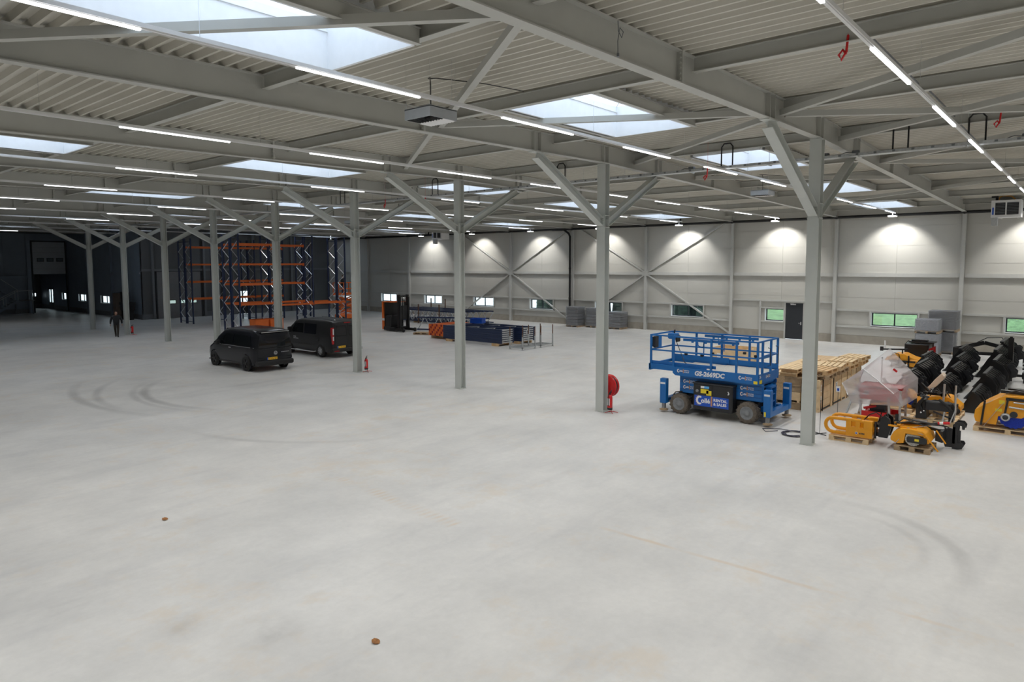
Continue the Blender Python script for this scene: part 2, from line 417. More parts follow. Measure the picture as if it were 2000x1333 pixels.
# ------------------------------------------------------------------ rooflights
def skylight(i, c, label):
    xa, xb = PUR[c] + 0.06, PUR[c + 1] - 0.06; ya, yb_ = YB(i) + 2.2, YB(i) + 4.4
    xm = (xa + xb) / 2; z0, z1 = zd(xm) - 0.30, zd(xm) + 0.50
    t = thing('skylight', label, 'skylight', (xm, (ya + yb_) / 2, z0), 0, 'rooflights between the main beams')
    hx, hy, h = (xb - xa) / 2, (yb_ - ya) / 2, z1 - z0
    for s in (-1, 1):
        obj('curb_side', MB().box(-hx, hx, s * hy - 0.03, s * hy + 0.03, 0, h).box(-hx, hx, min(s*(hy-0.06), s*(hy+0.03)), max(s*(hy-0.06), s*(hy+0.03)), h - 0.16, h - 0.13), CURB, t)
        obj('curb_end', MB().box(s * hx - 0.03, s * hx + 0.03, -hy + 0.03, hy - 0.03, 0, h), CURB, t)
        obj('trimmer_beam', MB().ibar((-hx, s * (hy + 0.11), 0.1), (hx, s * (hy + 0.11), 0.1), 0.10, 0.24, 0.012), STEEL, t)
    # hipped opal cover of four panes on glazing bars
    rz = h + 0.40; rx = hx - hy * 0.9
    A = [(-hx, -hy, h), (hx, -hy, h), (hx, hy, h), (-hx, hy, h)]; R = [(-rx, 0, rz), (rx, 0, rz)]
    def pane(pts):
        n = (Vector(pts[1]) - Vector(pts[0])).cross(Vector(pts[2]) - Vector(pts[0])).normalized() * 0.012
        k = len(pts); vs = [Vector(p) for p in pts] + [Vector(p) + n for p in pts]
        return MB().add(vs, [tuple(range(k - 1, -1, -1)), tuple(range(k, 2 * k))] + [(q, (q + 1) % k, k + (q + 1) % k, k + q) for q in range(k)])
    for q in ((A[0], A[1], R[1], R[0]), (A[1], A[2], R[1]), (A[2], A[3], R[0], R[1]), (A[3], A[0], R[0])): obj('glazing_pane', pane(q), OPAL, t)
    gb = MB()
    for p, q in ((A[0], R[0]), (A[3], R[0]), (A[1], R[1]), (A[2], R[1]), (R[0], R[1])): gb.bar(p, q, 0.025, 0.03)
    obj('glazing_bar', gb, WHITE, t)
    return t
rowname = {0: 'first', 2: 'second', 4: 'third', 6: 'fourth'}
colname = {2: 'furthest left', 4: 'second from the left', 6: 'middle', 8: 'fourth from the left', 10: 'nearest the window wall'}
for i in (0, 2, 4, 6):
    for c in SKY_CELLS:
        skylight(i, c, f'bright white rooflight, {colname[c]} of the {rowname[i]} row counted from the near end')
for i in (8,):
    for c in SKY_CELLS:
        if i == 8 and c > 6: skylight(i, c, f'dim rooflight over the pallet racks, {"fourth" if c == 8 else "fifth"} across the hall')
        else: skylight(i, c, f'rooflight near the far end of the hall, {colname[c]} there')

# ------------------------------------------------------------------ long light wall with windows
wall_r = struct('wall_right')
XP = XW          # face of the panels; the steel stands in front of it
obj('backing_sheet', MB().box(XP + 0.05, XP + 0.12, YN, YBACK, 2.0, 8.3), GIRT, wall_r)
for i in range(-2, 10):
    y = YB(i)
    obj('wall_column', MB().ibar((XP - 0.135, y, 0), (XP - 0.135, y, zb(XP) + 0.02), 0.20, 0.25, 0.014, up=(1, 0, 0)), GIRT, wall_r)
rows = [2.05, 2.81, 3.84, 4.88, 5.93, 7.06, 8.25]
pan_me = {}
def wpanel(y0, y1, z0, z1):
    key = (round(y1 - y0, 3), round(z1 - z0, 3))
    if key not in pan_me:
        w, h = y1 - y0, z1 - z0
        mb = MB().box(0, 0.08, 0.004, w - 0.004, 0.005, h - 0.005).box(0.03, 0.07, 0, w, 0, h)
        pan_me[key] = mb.mesh('wall_panel', PANEL)
    obj('wall_panel', pan_me[key], None, wall_r, (XP, y0, z0))
winrec = []
for i in range(-3, 9):
    y0, y1 = YB(i), YB(i + 1); ym = (y0 + y1) / 2
    for z0, z1 in zip(rows, rows[1:]):
        wpanel(y0, ym, z0, z1); wpanel(ym, y1, z0, z1)
    box_part('rail', GIRT, wall_r, XP - 0.16, XP, y0 + 0.12, y1 - 0.12, 4.09, 4.31)
    for pa, pb in (((y0 + 0.004, 14.2), (15.5, y1 - 0.004)) if i == 1 else ((y0 + 0.004, y1 - 0.004),)):
        box_part('concrete_plinth', PLINTH, wall_r, XP - 0.02, XP + 0.1, pa, pb, 0, 0.5)
    if i == 1:
        box_part('rail', GIRT, wall_r, XP - 0.13, XP, y0 + 0.12, y1 - 0.12, 2.42, 2.52)
        for yy in (17.05, 14.12): box_part('post', GIRT, wall_r, XP - 0.13, XP, yy - 0.06, yy + 0.06, 0, 2.42)
        box_part('rail', GIRT, wall_r, XP - 0.13, XP, 15.5, 17.0, 1.96, 2.04); box_part('rail', GIRT, wall_r, XP - 0.13, XP, 15.5, 17.0, 1.04, 1.12)
        for b in ((16.75, y1, 0.5, 2.05), (15.5, 16.75, 0.5, 1.14), (15.5, 16.75, 1.93, 2.05), (y0, 14.22, 0.5, 2.05)): wpanel(*b)
        winrec.append((15.53, 16.72))
    else:
        box_part('rail', GIRT, wall_r, XP - 0.13, XP, y0 + 0.12, y1 - 0.12, 1.98, 2.09); box_part('rail', GIRT, wall_r, XP - 0.13, XP, y0 + 0.12, y1 - 0.12, 0.97, 1.08)
        a, b = ym - 1.22, ym + 1.22
        for yy in (a - 0.06, b + 0.06): box_part('post', GIRT, wall_r, XP - 0.13, XP, yy - 0.05, yy + 0.05, 1.08, 1.98)
        for q in ((y0, y1, 0.5, 1.12), (y0, a, 1.12, 2.05), (b, y1, 1.12, 2.05), (a, b, 1.94, 2.05)): wpanel(*q)
        winrec.append((a, b))
    for yy in (y0 + 1.65, ym + 1.65):
        pass
# cross braces in four bays
def wbrace(ya, za, yb_, zb_):
    obj('wall_brace', MB().bar((XP - 0.09, ya, za), (XP - 0.09, yb_, zb_), 0.10, 0.14, up=(1, 0, 0)), GIRT, wall_r)
for k in (3, 5):
    for s in (-1, 1):
        wbrace(YB(k) + 0.12 * s, 4.3, YB(k + s) - 0.1 * s, 7.95); wbrace(YB(k) + 0.12 * s, 4.1, YB(k + s) - 0.1 * s, 0.12)
    obj('brace_gusset', MB().box(XP - 0.28, XP - 0.262, YB(k) - 0.25, YB(k) + 0.25, 4.0, 4.4), GIRT, wall_r)
FRAME = ANTH
for n, (a, b) in enumerate(winrec):
    w = struct('window_%d' % (n + 1))
    z0, z1 = 1.14, 1.93
    # lining of the opening, then the frame with its mullion, two panes
    obj('window_lining', MB().box(XP - 0.10, XP + 0.22, a - 0.03, a, z0 - 0.03, z1 + 0.03).box(XP - 0.10, XP + 0.22, b, b + 0.03, z0 - 0.03, z1 + 0.03).box(XP - 0.10, XP + 0.22, a, b, z1, z1 + 0.03).box(XP - 0.12, XP + 0.22, a, b, z0 - 0.03, z0), WHITE, w)
    fr = MB(); x0, x1 = XP + 0.12, XP + 0.18; mid = (a + b) / 2
    fr.box(x0, x1, a, a + 0.06, z0, z1).box(x0, x1, b - 0.06, b, z0, z1).box(x0, x1, a + 0.06, b - 0.06, z0, z0 + 0.06).box(x0, x1, a + 0.06, b - 0.06, z1 - 0.06, z1)
    two = b - a > 1.5
    if two: fr.box(x0, x1, mid - 0.035, mid + 0.035, z0 + 0.06, z1 - 0.06)
    obj('window_frame', fr, FRAME, w)
    for p, q in (((a + 0.06, mid - 0.035), (mid + 0.035, b - 0.06)) if two else ((a + 0.06, b - 0.06),)):
        obj('window_pane', MB().box(XP + 0.145, XP + 0.151, p, q, z0 + 0.06, z1 - 0.06), GLASS, w)
# personnel door in the long wall
d = struct('door_1')
box_part('door_leaf', ANTH, d, XP - 0.02, XP + 0.05, 14.32, 15.40, 0.02, 2.34, bevel=0.006)
obj('door_frame', MB().box(XP - 0.06, XP + 0.1, 14.20, 14.31, 0, 2.42).box(XP - 0.06, XP + 0.1, 15.41, 15.50, 0, 2.42).box(XP - 0.06, XP + 0.1, 14.31, 15.41, 2.35, 2.42), GIRT, d)
obj('door_handle', MB().box(XP - 0.035, XP - 0.02, 14.40, 14.46, 0.95, 1.15).tube([(XP - 0.03, 14.43, 1.06), (XP - 0.08, 14.43, 1.06), (XP - 0.08, 14.57, 1.06)], 0.011), CHROME, d)
obj('door_closer', MB().box(XP - 0.08, XP - 0.02, 14.75, 15.10, 2.22, 2.30).bar((XP - 0.08, 14.85, 2.30), (XP - 0.13, 15.12, 2.32), 0.02, 0.02), CHROME, d)

# ------------------------------------------------------------------ dark end wall, hall beyond
wall_b = struct('wall_back')
def seg_wall(parent, axis, at, a, b, cuts, m, z1=8.3, th=0.12, step=2.2, skip=()):
    """upright panels along a wall plane; skip: openings (lo, hi, zlo, zhi)"""
    n = max(1, round((b - a) / step)); w = (b - a) / n
    edges = sorted(set([a + k * w for k in range(n + 1)] + [e for s in skip for e in s[:2]]))
    for p, q in zip(edges, edges[1:]):
        if q - p < 0.02: continue
        zs = [(0.45, cuts), (cuts, z1)]
        for s in skip:
            if p >= s[0] - 1e-6 and q <= s[1] + 1e-6:
                zs = [z for z in ((0.45, s[2]), (s[3], cuts if s[3] < cuts else s[3]), (max(cuts, s[3]), z1)) if z[1] - z[0] > 0.01]
        for za, zc in zs:
            bb = (at, at + th, p + 0.005, q - 0.005, za + 0.005, zc - 0.005) if axis == 'x' else (p + 0.005, q - 0.005, at, at + th, za + 0.005, zc - 0.005)
            fb = (bb[0] + 0.03, bb[1] - 0.01, p, q, za, zc) if axis == 'x' else (p, q, bb[2] + 0.03, bb[3] - 0.01, za, zc)
            obj('wall_panel', MB().box(*bb).box(*fb), m, parent)
seg_wall(wall_b, 'y', YBACK, XH, XW, 4.35, UNLITPANEL, skip=((26.7, 30.85, 0.45, 4.3), (34.5, 35.75, 0.45, 2.4)))
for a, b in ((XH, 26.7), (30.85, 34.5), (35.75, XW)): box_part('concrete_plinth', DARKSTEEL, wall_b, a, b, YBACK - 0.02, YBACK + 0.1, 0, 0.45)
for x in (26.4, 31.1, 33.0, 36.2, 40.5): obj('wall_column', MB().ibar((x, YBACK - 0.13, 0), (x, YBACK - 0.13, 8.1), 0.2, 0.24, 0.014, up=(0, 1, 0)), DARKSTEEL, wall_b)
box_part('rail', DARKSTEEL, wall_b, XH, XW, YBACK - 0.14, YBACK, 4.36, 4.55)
def sectional(name, x0, x1, y, z0, z1, rowh, panes_z, xs, pw=0.45, ph=0.26):
    d = struct(name)
    n = round((z1 - z0) / rowh); h = (z1 - z0) / n
    box_part('backing_sheet', DOORGREY, d, x0 - 0.1, x1 + 0.1, y + 0.05, y + 0.07, z0, z1 + 0.15)
    for k in range(n):
        box_part('door_section', DOORGREY if name == 'door_2' else DOORPALE, d, x0, x1, y, y + 0.05, z0 + k * h + 0.006, z0 + (k + 1) * h - 0.006, bevel=0.01)
    for x in xs:
        obj('pane_frame', MB().box(x - pw/2 - 0.05, x + pw/2 + 0.05, y - 0.02, y, panes_z - ph/2 - 0.05, panes_z + ph/2 + 0.05), BLACK, d)
        obj('door_pane', MB().box(x - pw/2, x + pw/2, y - 0.03, y - 0.02, panes_z - ph/2, panes_z + ph/2), PANEGLOW if name == 'door_2' else PANEDULL, d)
    obj('guide_rail', MB().box(x0 - 0.12, x0, y - 0.06, y + 0.06, 0, z1 + 0.15).box(x1, x1 + 0.12, y - 0.06, y + 0.06, 0, z1 + 0.15).box(x0 - 0.12, x1 + 0.12, y - 0.05, y + 0.05, z1, z1 + 0.14), ANTH, d)
    return d
DOORPALE = mat('pale_door_section', (0.46, 0.49, 0.52), 0.45, var=0.03)
PANEGLOW = mat('glowing_pane', (0.5, 0.55, 0.52), 0.4, var=0.2, scale=8, emit=((0.62, 0.85, 0.78), 0.55))  # emission put in so the door panes look lit from behind
PANEDULL = mat('shut_pane', (0.16, 0.19, 0.22), 0.3, var=0.1)
sectional('door_2', 26.75, 30.8, YBACK - 0.05, 0.0, 4.3, 0.61, 1.5, (28.1, 29.05, 30.05), 0.5, 0.28)
d3 = struct('door_3')
box_part('door_leaf', BLACK, d3, 34.6, 35.65, YBACK - 0.04, YBACK + 0.02, 0.02, 0.95)
obj('door_frame', MB().box(34.5, 34.6, YBACK - 0.06, YBACK + 0.1, 0, 2.4).box(35.65, 35.75, YBACK - 0.06, YBACK + 0.1, 0, 2.4).box(34.6, 35.65, YBACK - 0.06, YBACK + 0.1, 2.3, 2.4).box(34.6, 35.65, YBACK - 0.05, YBACK + 0.05, 0.95, 1.05), BLACK, d3)
obj('door_pane', MB().box(34.6, 35.65, YBACK + 0.0, YBACK + 0.006, 1.05, 2.3), GLASS, d3)

HALL = mat('hall_panel', (0.24, 0.29, 0.35), 0.5, var=0.05, scale=1)  # unlit, bluish look of the hall put into the panel colour
wall_h = struct('wall_side')
hw = [(72.9, 75.2), (79.2, 81.4), (84.9, 86.6)]
seg_wall(wall_h, 'x', XH, YBACK, 94, 4.1, HALL, skip=tuple((a, b, 1.2, 1.92) for a, b in hw) + ((89.3, 91.2, 0.45, 2.3),))
box_part('concrete_plinth', DARKSTEEL, wall_h, XH - 0.02, XH + 0.1, YBACK, 89.3, 0, 0.45); box_part('concrete_plinth', DARKSTEEL, wall_h, XH - 0.02, XH + 0.1, 91.2, 94, 0, 0.45)
for y in (71.9, 78.3, 84.4): obj('wall_column', MB().ibar((XH - 0.13, y, 0), (XH - 0.13, y, 8.1), 0.22, 0.24, 0.014, up=(1, 0, 0)), HALL, wall_h)
box_part('rail', HALL, wall_h, XH - 0.13, XH, YBACK, 94, 4.1, 4.3)
for n, (a, b) in enumerate(hw):
    w = struct('window_%d' % (13 + n)); z0, z1 = 1.2, 1.92
    obj('window_lining', MB().box(XH - 0.05, XH + 0.2, a - 0.03, a, z0, z1).box(XH - 0.05, XH + 0.2, b, b + 0.03, z0, z1).box(XH - 0.05, XH + 0.2, a, b, z0 - 0.03, z0).box(XH - 0.05, XH + 0.2, a, b, z1, z1 + 0.03), WHITE, w)
    obj('window_frame', MB().box(XH + 0.12, XH + 0.18, a, a + 0.06, z0, z1).box(XH + 0.12, XH + 0.18, b - 0.06, b, z0, z1).box(XH + 0.12, XH + 0.18, (a + b)/2 - 0.03, (a + b)/2 + 0.03, z0, z1).box(XH + 0.12, XH + 0.18, a, b, z0, z0 + 0.05).box(XH + 0.12, XH + 0.18, a, b, z1 - 0.05, z1), ANTH, w)
    for p, q in ((a + 0.06, (a + b)/2 - 0.03), ((a + b)/2 + 0.03, b - 0.06)): obj('window_pane', MB().box(XH + 0.145, XH + 0.151, p, q, z0 + 0.05, z1 - 0.05), GLASS, w)
wall_f = struct('wall_far')
seg_wall(wall_f, 'y', YFAR, XL, 21.9, 4.1, HALL)
box_part('concrete_plinth', DARKSTEEL, wall_f, XL, 21.9, YFAR - 0.02, YFAR + 0.1, 0, 0.45)
box_part('wall_panel', HALL, wall_f, 21.9, XH, YFAR, YFAR + 0.1, 7.45, 8.3)
obj('wall_column', MB().ibar((21.75, YFAR - 0.2, 0), (21.75, YFAR - 0.2, 8.1), 0.36, 0.36, 0.02, up=(0, 1, 0)), HALL, wall_f)
sectional('door_4', 22.15, 25.1, YFAR - 0.12, 4.0, 7.35, 0.56, 5.5, (22.85, 23.72, 24.6), 0.52, 0.28)
# room beyond the raised door
WX0, WX1 = 24.42, 24.92
wall_v = struct('wall_vestibule')
seg_wall(wall_v, 'y', 93.9, 20.0, XH, 4.1, UNLITPANEL, skip=((WX0, WX1, 1.3, 1.75),))
box_part('concrete_plinth', DARKSTEEL, wall_v, 20.0, XH, 93.88, 94.0, 0, 0.45)
box_part('wall_panel', UNLITPANEL, wall_v, 20.0, 20.1, YFAR + 0.1, 93.9, 0, 8.3)
box_part('roof_slab', DARKSTEEL, wall_v, 20.0, XH, YFAR, 94, 8.3, 8.4)
d5 = struct('door_5')
obj('door_leaf', MB().box(XH - 0.04, XH + 0.04, 89.3, 89.6, 0, 2.3).box(XH - 0.04, XH + 0.04, 90.12, 90.42, 0, 2.3).box(XH - 0.04, XH + 0.04, 90.95, 91.2, 0, 2.3).box(XH - 0.04, XH + 0.04, 89.6, 90.95, 0, 0.75).box(XH - 0.04, XH + 0.04, 89.6, 90.95, 2.2, 2.3), DARKSTEEL, d5)
for a, b in ((89.6, 90.12), (90.42, 90.95)): obj('door_pane', MB().box(XH, XH + 0.006, a, b, 0.75, 2.2), GLASS, d5)
w16 = struct('window_16'); obj('window_frame', MB().box(WX0, WX1, 93.88, 93.95, 1.3, 1.34).box(WX0, WX1, 93.88, 93.95, 1.71, 1.75).box(WX0, WX0 + 0.04, 93.88, 93.95, 1.34, 1.71).box(WX1 - 0.04, WX1, 93.88, 93.95, 1.34, 1.71), ANTH, w16)
obj('window_pane', MB().box(WX0 + 0.04, WX1 - 0.04, 93.9, 93.906, 1.34, 1.71), GLASS, w16)
# walls outside the picture
struct('wall_left', MB().box(XL - 0.2, XL, YN, YFAR, 0, 8.3), PANEL)
struct('wall_near', MB().box(XL, XW + 0.2, YN - 0.2, YN, 0, 8.3), PANEL)
# closing strip over the long wall and the end wall
struct('trim_1', MB().box(XP - 0.02, XP + 0.16, YN, YBACK, 8.2, 8.9), PANEL)
struct('trim_2', MB().box(XH, XW, YBACK - 0.02, YBACK + 0.16, 8.2, 9.0).box(XL, XH, YFAR - 0.02, YFAR + 0.16, 8.2, 9.0).box(XH, XH + 0.15, YBACK, 94, 8.2, 9.0), UNLITPANEL)

# ------------------------------------------------------------------ outdoors behind the windows
GRASS = mat('meadow_grass', (0.14, 0.24, 0.10), 0.9, var=0.3, scale=3)
LEAFD = mat('dark_conifer', (0.03, 0.05, 0.035), 0.9, var=0.5, scale=4)
GRAVEL = mat('pale_gravel', (0.55, 0.55, 0.54), 0.9, var=0.15, scale=5)
struct('exterior_ground', MB().box(46.5, 120, -60, 140, -0.3, -0.15).box(25.7, 46.5, 66, 140, -0.3, -0.15).box(-10, 25.7, 94.2, 140, -0.3, -0.15), GRAVEL)
struct('exterior_lawn_bank', MB().add([(50, -60, -0.15), (50, 20.5, -0.15), (62, 20.5, 3.2), (62, -60, 3.2), (90, -60, 4.0), (90, 20.5, 4.0), (90, -60, -0.2), (90, 20.5, -0.2)], [(0, 1, 2, 3), (3, 2, 5, 4), (0, 3, 4, 6), (1, 7, 5, 2), (6, 4, 5, 7), (0, 6, 7, 1)]), GRASS)
tr = MB()
for k in range(30):
    y = 21.2 + k * 0.66 + random.uniform(-0.2, 0.2); hgt = random.uniform(3.5, 5.5); x = 52 + random.uniform(-0.8, 0.8)
    tr.lathe([(0.05, 0.0), (0.06, 0.25), (0.62, 0.3), (0.5, hgt * 0.35), (0.55, hgt * 0.37), (0.32, hgt * 0.66), (0.36, hgt * 0.68), (0.02, hgt)], 9, 'z', (x, y, -0.15))
fo = obj('foliage', tr, LEAFD); fo['kind'] = 'stuff'; fo['label'] = 'dark conifer foliage outside the middle windows of the long wall'; fo['category'] = 'foliage'
# ------------------------------------------------------------------ tree columns
ORD = ['nearest', 'second nearest', 'third nearest', 'fourth nearest', 'fifth nearest', 'sixth nearest', 'third farthest', 'second farthest', 'farthest']
EXTRA = ['beside the blue scissor lift', 'with the red hose reel behind it', 'in front of the stacked rack frames', 'right of the two dark vans', 'just behind the dark vans', 'left of the dark vans', 'at the left end of the racking', 'beside the walking man', 'before the raised hall door']
sh = MB().ibar((0, 0, 0.012), (0, 0, 6.08), 0.30, 0.29, 0.016, up=(1, 0, 0)).mesh('column_shaft', COLUMN)
up_ = MB().ibar((0, 0, 6.08), (0, 0, 8.14), 0.30, 0.27, 0.016, up=(1, 0, 0)).mesh('column_head', COLUMN)
def branch_mesh(s):
    return MB().ibar((s * 0.14, 0, 6.24), (s * 3.52, 0, 8.02), 0.24, 0.24, 0.014).box(min(s*3.25, s*3.75), max(s*3.25, s*3.75), -0.12, 0.12, 8.075, 8.098).mesh('branch', COLUMN)
br = {-1: branch_mesh(-1), 1: branch_mesh(1)}
jm = MB().box(-0.16, 0.16, -0.155, 0.155, 6.08, 6.10)
sm2 = MB().box(-0.16, 0.16, -0.155, 0.155, 6.46, 6.475).mesh('stiffener_plate', COLUMN)
jm.box(0.145, 0.165, -0.12, 0.12, 6.10, 6.46).box(-0.165, -0.145, -0.12, 0.12, 6.10, 6.46)
for s in (-1, 1):
    for z in (6.18, 6.26, 6.34, 6.42):
        for y in (-0.09, 0.09): jm.cyl((s * 0.13, y, z), (s * 0.185, y, z), 0.018, 6)
jm = jm.mesh('joint_plate', COLUMN)
bp = MB().box(-0.17, 0.17, -0.17, 0.17, 0, 0.015).mesh('base_plate', COLUMN)
for i in range(9):
    t = thing('steel_column', f'pale grey forked steel column, {ORD[i]}, {EXTRA[i]}', 'column', (X0, YB(i), 0), 0, 'row of forked columns')
    obj('base_plate', bp, None, t); obj('column_shaft', sh, None, t); obj('column_head', up_, None, t); obj('joint_plate', jm, None, t); obj('stiffener_plate', sm2, None, t)
    for s in (-1, 1): obj('branch', br[s], None, t)

# ------------------------------------------------------------------ light lines
led_n = 0
def led_light(parent, x, w=LED_W, size=2.3):
    l = bpy.data.lights.new('led_lamp', 'AREA'); l.shape = 'RECTANGLE'; l.size = size; l.size_y = 0.042; l.energy = w; l.color = (1.0, 0.99, 0.965); l.spread = math.radians(125)
    o = bpy.data.objects.new('led_lamp', l); C.objects.link(o); o.parent = parent; o.location = (x, 0, -0.062)
rail_me = MB().box(XL + 1.5, 44.42, -0.035, 0.035, -0.02, 0.035).box(XL + 1.5, 44.42, -0.02, 0.02, -0.035, -0.02).mesh('trunk_rail', WHITE)
rail_short = MB().box(XL + 1.5, 24.6, -0.035, 0.035, -0.02, 0.035).mesh('trunk_rail', WHITE)
mod_me = MB().box(-1.2, 1.2, -0.024, 0.024, -0.058, -0.035).mesh('led_module', LEDMAT)
off_me = MB().box(-1.2, 1.2, -0.03, 0.03, -0.058, -0.035).mesh('led_module', WHITE)
wire_me = MB().cyl((0, 0, 0.03), (0, 0, 0.82), 0.004, 5).mesh('suspension_wire', CHROME)
cap_me = MB().box(-0.12, 0.12, -0.04, 0.04, -0.02, 0.05).mesh('end_cap', WHITE)
NUM = ['behind the viewpoint', 'just behind the viewpoint', 'nearest, at the right edge of the photo', 'second, between the two nearest columns', 'third, above the third column', 'fourth from the near end', 'fifth from the near end', 'sixth from the near end', 'seventh from the near end', 'eighth from the near end', 'ninth, not switched on', 'tenth, not switched on', 'last, in the far hall']
DIM = {3: 0.85, 4: 0.70, 5: 0.58, 6: 0.5, 7: 0.42, 10: 0.4}       # lines turned down towards the far end
for k in range(-2, 11):
    y = YB(k - 1) + 3.3; lit = k <= 7; far = y > 64
    t = thing('light_line', f'suspended white LED light line, {NUM[k + 2]}', 'ceiling light', (0, y, 7.82), 0, 'LED light lines across the hall')
    obj('trunk_rail', rail_short if far else rail_me, None, t)
    st, pd = (1.26, 4.56) if k <= 2 else (1.47, 6.65)
    x = st - pd
    while x + 2.4 < (24 if far else 44.8):
        if x > XL + 1.5:
            on = lit or (k == 10 and 12 < x < 20)
            obj('led_module', mod_me if on else off_me, None, t, (x + 1.2, 0, 0))
            if on: led_light(t, x + 1.2, LED_W * DIM.get(k, 1.0))
        x += pd
    for x in [XL + 2.2 + 4.6 * q for q in range(11)]:
        if x < (24 if far else 44): obj('suspension_wire', wire_me, None, t, (x, 0, 0))
    obj('end_cap', cap_me, None, t, (24.6 if far else 44.38, 0, 0))

# flood lamps that wash the long wall
fl_body = MB().box(-0.16, 0.16, -0.22, 0.22, 0.0, 0.07).box(-0.02, 0.02, -0.02, 0.02, 0.07, 0.20).mesh('lamp_body', WHITE)
fl_lens = MB().box(-0.14, 0.14, -0.20, 0.20, -0.012, 0.0).mesh('lamp_lens', BULB)
FN = ['above the big pallet stacks at right', 'above the grey wall door', 'third', 'fourth', 'fifth', 'sixth', 'seventh', 'last, beside the far heater', 'outside the frame at right']
for n, k in enumerate((1, 2, 3, 4, 5, 6, 7, 0)):
    y = YB(k - 1) + 3.3
    name = f'white flood lamp washing the long wall, {FN[n] if k else FN[8]}' + (' from the right' if 2 <= n <= 6 else '')
    t = thing('flood_lamp', name, 'wall light', (44.05, y, 7.55), 0, 'flood lamps along the window wall')
    obj('lamp_body', fl_body, None, t); obj('lamp_lens', fl_lens, None, t)
    l = bpy.data.lights.new('flood_bulb', 'SPOT'); l.energy = FLOOD_W * (1.0 if k <= 3 else 0.8); l.spot_size = math.radians(100); l.spot_blend = 0.5; l.shadow_soft_size = 0.1; l.color = (1.0, 0.975, 0.93)
    o = bpy.data.objects.new('flood_bulb', l); C.objects.link(o); o.parent = t; o.location = (0, 0, -0.06)
    o.rotation_euler = (0, math.radians(-34), 0)
# ------------------------------------------------------------------ services under the roof
FANGREY = mat('fan_grey', (0.42, 0.44, 0.46), 0.4, var=0.03)
def air_fan(x, y, z, label):
    t = thing('air_fan', label, 'ceiling fan', (x, y, z), 0, 'square air fans under the roof')
    s = 0.47
    t.scale = (0.72, 0.72, 0.72)
    hs = MB()
    for a in (-1, 1):
        hs.box(-s, s, min(a*s, a*(s-0.03)), max(a*s, a*(s-0.03)), 0, 0.26).box(min(a*s, a*(s-0.03)), max(a*s, a*(s-0.03)), -s + 0.03, s - 0.03, 0, 0.26)
    hs.box(-s, s, -s, s, 0.24, 0.27)
    obj('housing', hs, FANGREY, t)
    obj('motor', MB().lathe([(0.0, 0.06), (0.16, 0.06), (0.16, 0.24), (0.0, 0.24)], 14), BLACK, t)
    for k in range(9):
        yy = -0.40 + k * 0.1
        for sgn, m in ((-1, BLACK), (1, WHITE)):
            a, b = (-0.43, -0.01) if sgn < 0 else (0.01, 0.43)
            obj('louvre', MB().bar((a, yy, -0.005), (b, yy, -0.005), 0.085, 0.008, up=(0, 0.35 * sgn, 1)), m, t)
    for sx in (-1, 1):
        for sy in (-1, 1): obj('suspension_wire', MB().cyl((sx * 0.44, sy * 0.44, 0.27), (sx * 0.44, sy * 0.44, (zd(x) - z) / 0.72), 0.004, 5), CHROME, t)
    obj('cable', MB().tube([(0, 0, 0.27), (0, 0, 0.95), (0.03, 0.05, 1.1), (0.15, 0.25, 1.13), (0.3, 0.1, 1.14), (1.6, -0.3, 1.2), (3.0, -0.6, 1.2)], 0.014, 6), BLACK, t)
air_fan(8.86, 9.50, 7.53, 'square grey air fan below the nearest full light line')
air_fan(26.6, 10.0, 7.50, 'square grey air fan beyond the nearest forked column')
air_fan(27.0, 36.4, 7.5, 'square air fan far back, above the stacked rack frames')

tray = thing('cable_tray', 'long galvanised cable tray hung along the column row', 'cable tray', (20.95, 0, 7.86))
trm = MB().box(-0.15, 0.15, -6, 57, -0.005, 0.0)
for s in (-1, 1): trm.box(min(s*0.15, s*0.145), max(s*0.15, s*0.145), -6, 57, 0, 0.07)
obj('tray_channel', trm, GALV, tray)
wm = MB()
for k in range(60): wm.box(-0.158, -0.152, -2 + k * 0.45, -1.93 + k * 0.45, 0.01, 0.06)
o = obj('side_slots', wm, DARKSTEEL, tray); o['kind'] = 'stuff'
for k in range(24):
    y = -4.8 + 2.5 * k
    obj('hanger_rod', MB().cyl((0, y, 0), (0, y, 0.80), 0.006, 6).box(-0.17, 0.17, y - 0.02, y + 0.02, -0.03, -0.005), CHROME, tray)
for y in (2.5, 4.2, 9.0, 15.4, 22.2, 28.9): obj('cable_loop', MB().tube([(-0.05, y - 0.18, 0.05), (-0.05, y - 0.18, 0.66), (-0.05, y - 0.1, 0.76), (-0.05, y + 0.1, 0.76), (-0.05, y + 0.18, 0.66), (-0.05, y + 0.18, 0.05)], 0.022, 7), BLACK, tray)
for y in (1.5, 5.3, 6.1, 10.2): obj('junction_box', MB().rbox(-0.08, 0.08, y - 0.09, y + 0.09, 0.07, 0.16, 0.015).tube([(0, y + 0.09, 0.11), (0, y + 0.25, 0.13), (0, y + 0.4, 0.08)], 0.012, 6), DARKSTEEL, tray)
for n, (x, y, z, lab) in enumerate(((20.6, 2.0, 8.18, 'red plug cord hanging by the cable tray at the right edge'), (20.5, 9.45, 7.5, 'red plug cord hanging below the tray behind the nearest column'), (20.5, 22.4, 7.5, 'red plug cord hanging left of the third column'), (20.5, 25.1, 7.5, 'red plug cord hanging beside the fourth column head'), (11.75, 3.15, 8.06, 'red strap tied to the roof purlin at top right'))):
    o = obj('plug_cord', MB().tube([(0.0, 0, 1.19 if n in (1, 2, 3) else 0.40), (0, 0, 0.38), (0, 0, 0.36), (0.01, 0.02, 0.12), (0.0, 0.09, 0.0), (0.01, 0.13, 0.09), (0.0, 0.07, 0.16), (0, 0.02, 0.08)], [0.003, 0.003] + [0.02] * 7, 7), RED, None, (x, y, z)); tag(o, lab, 'cord')
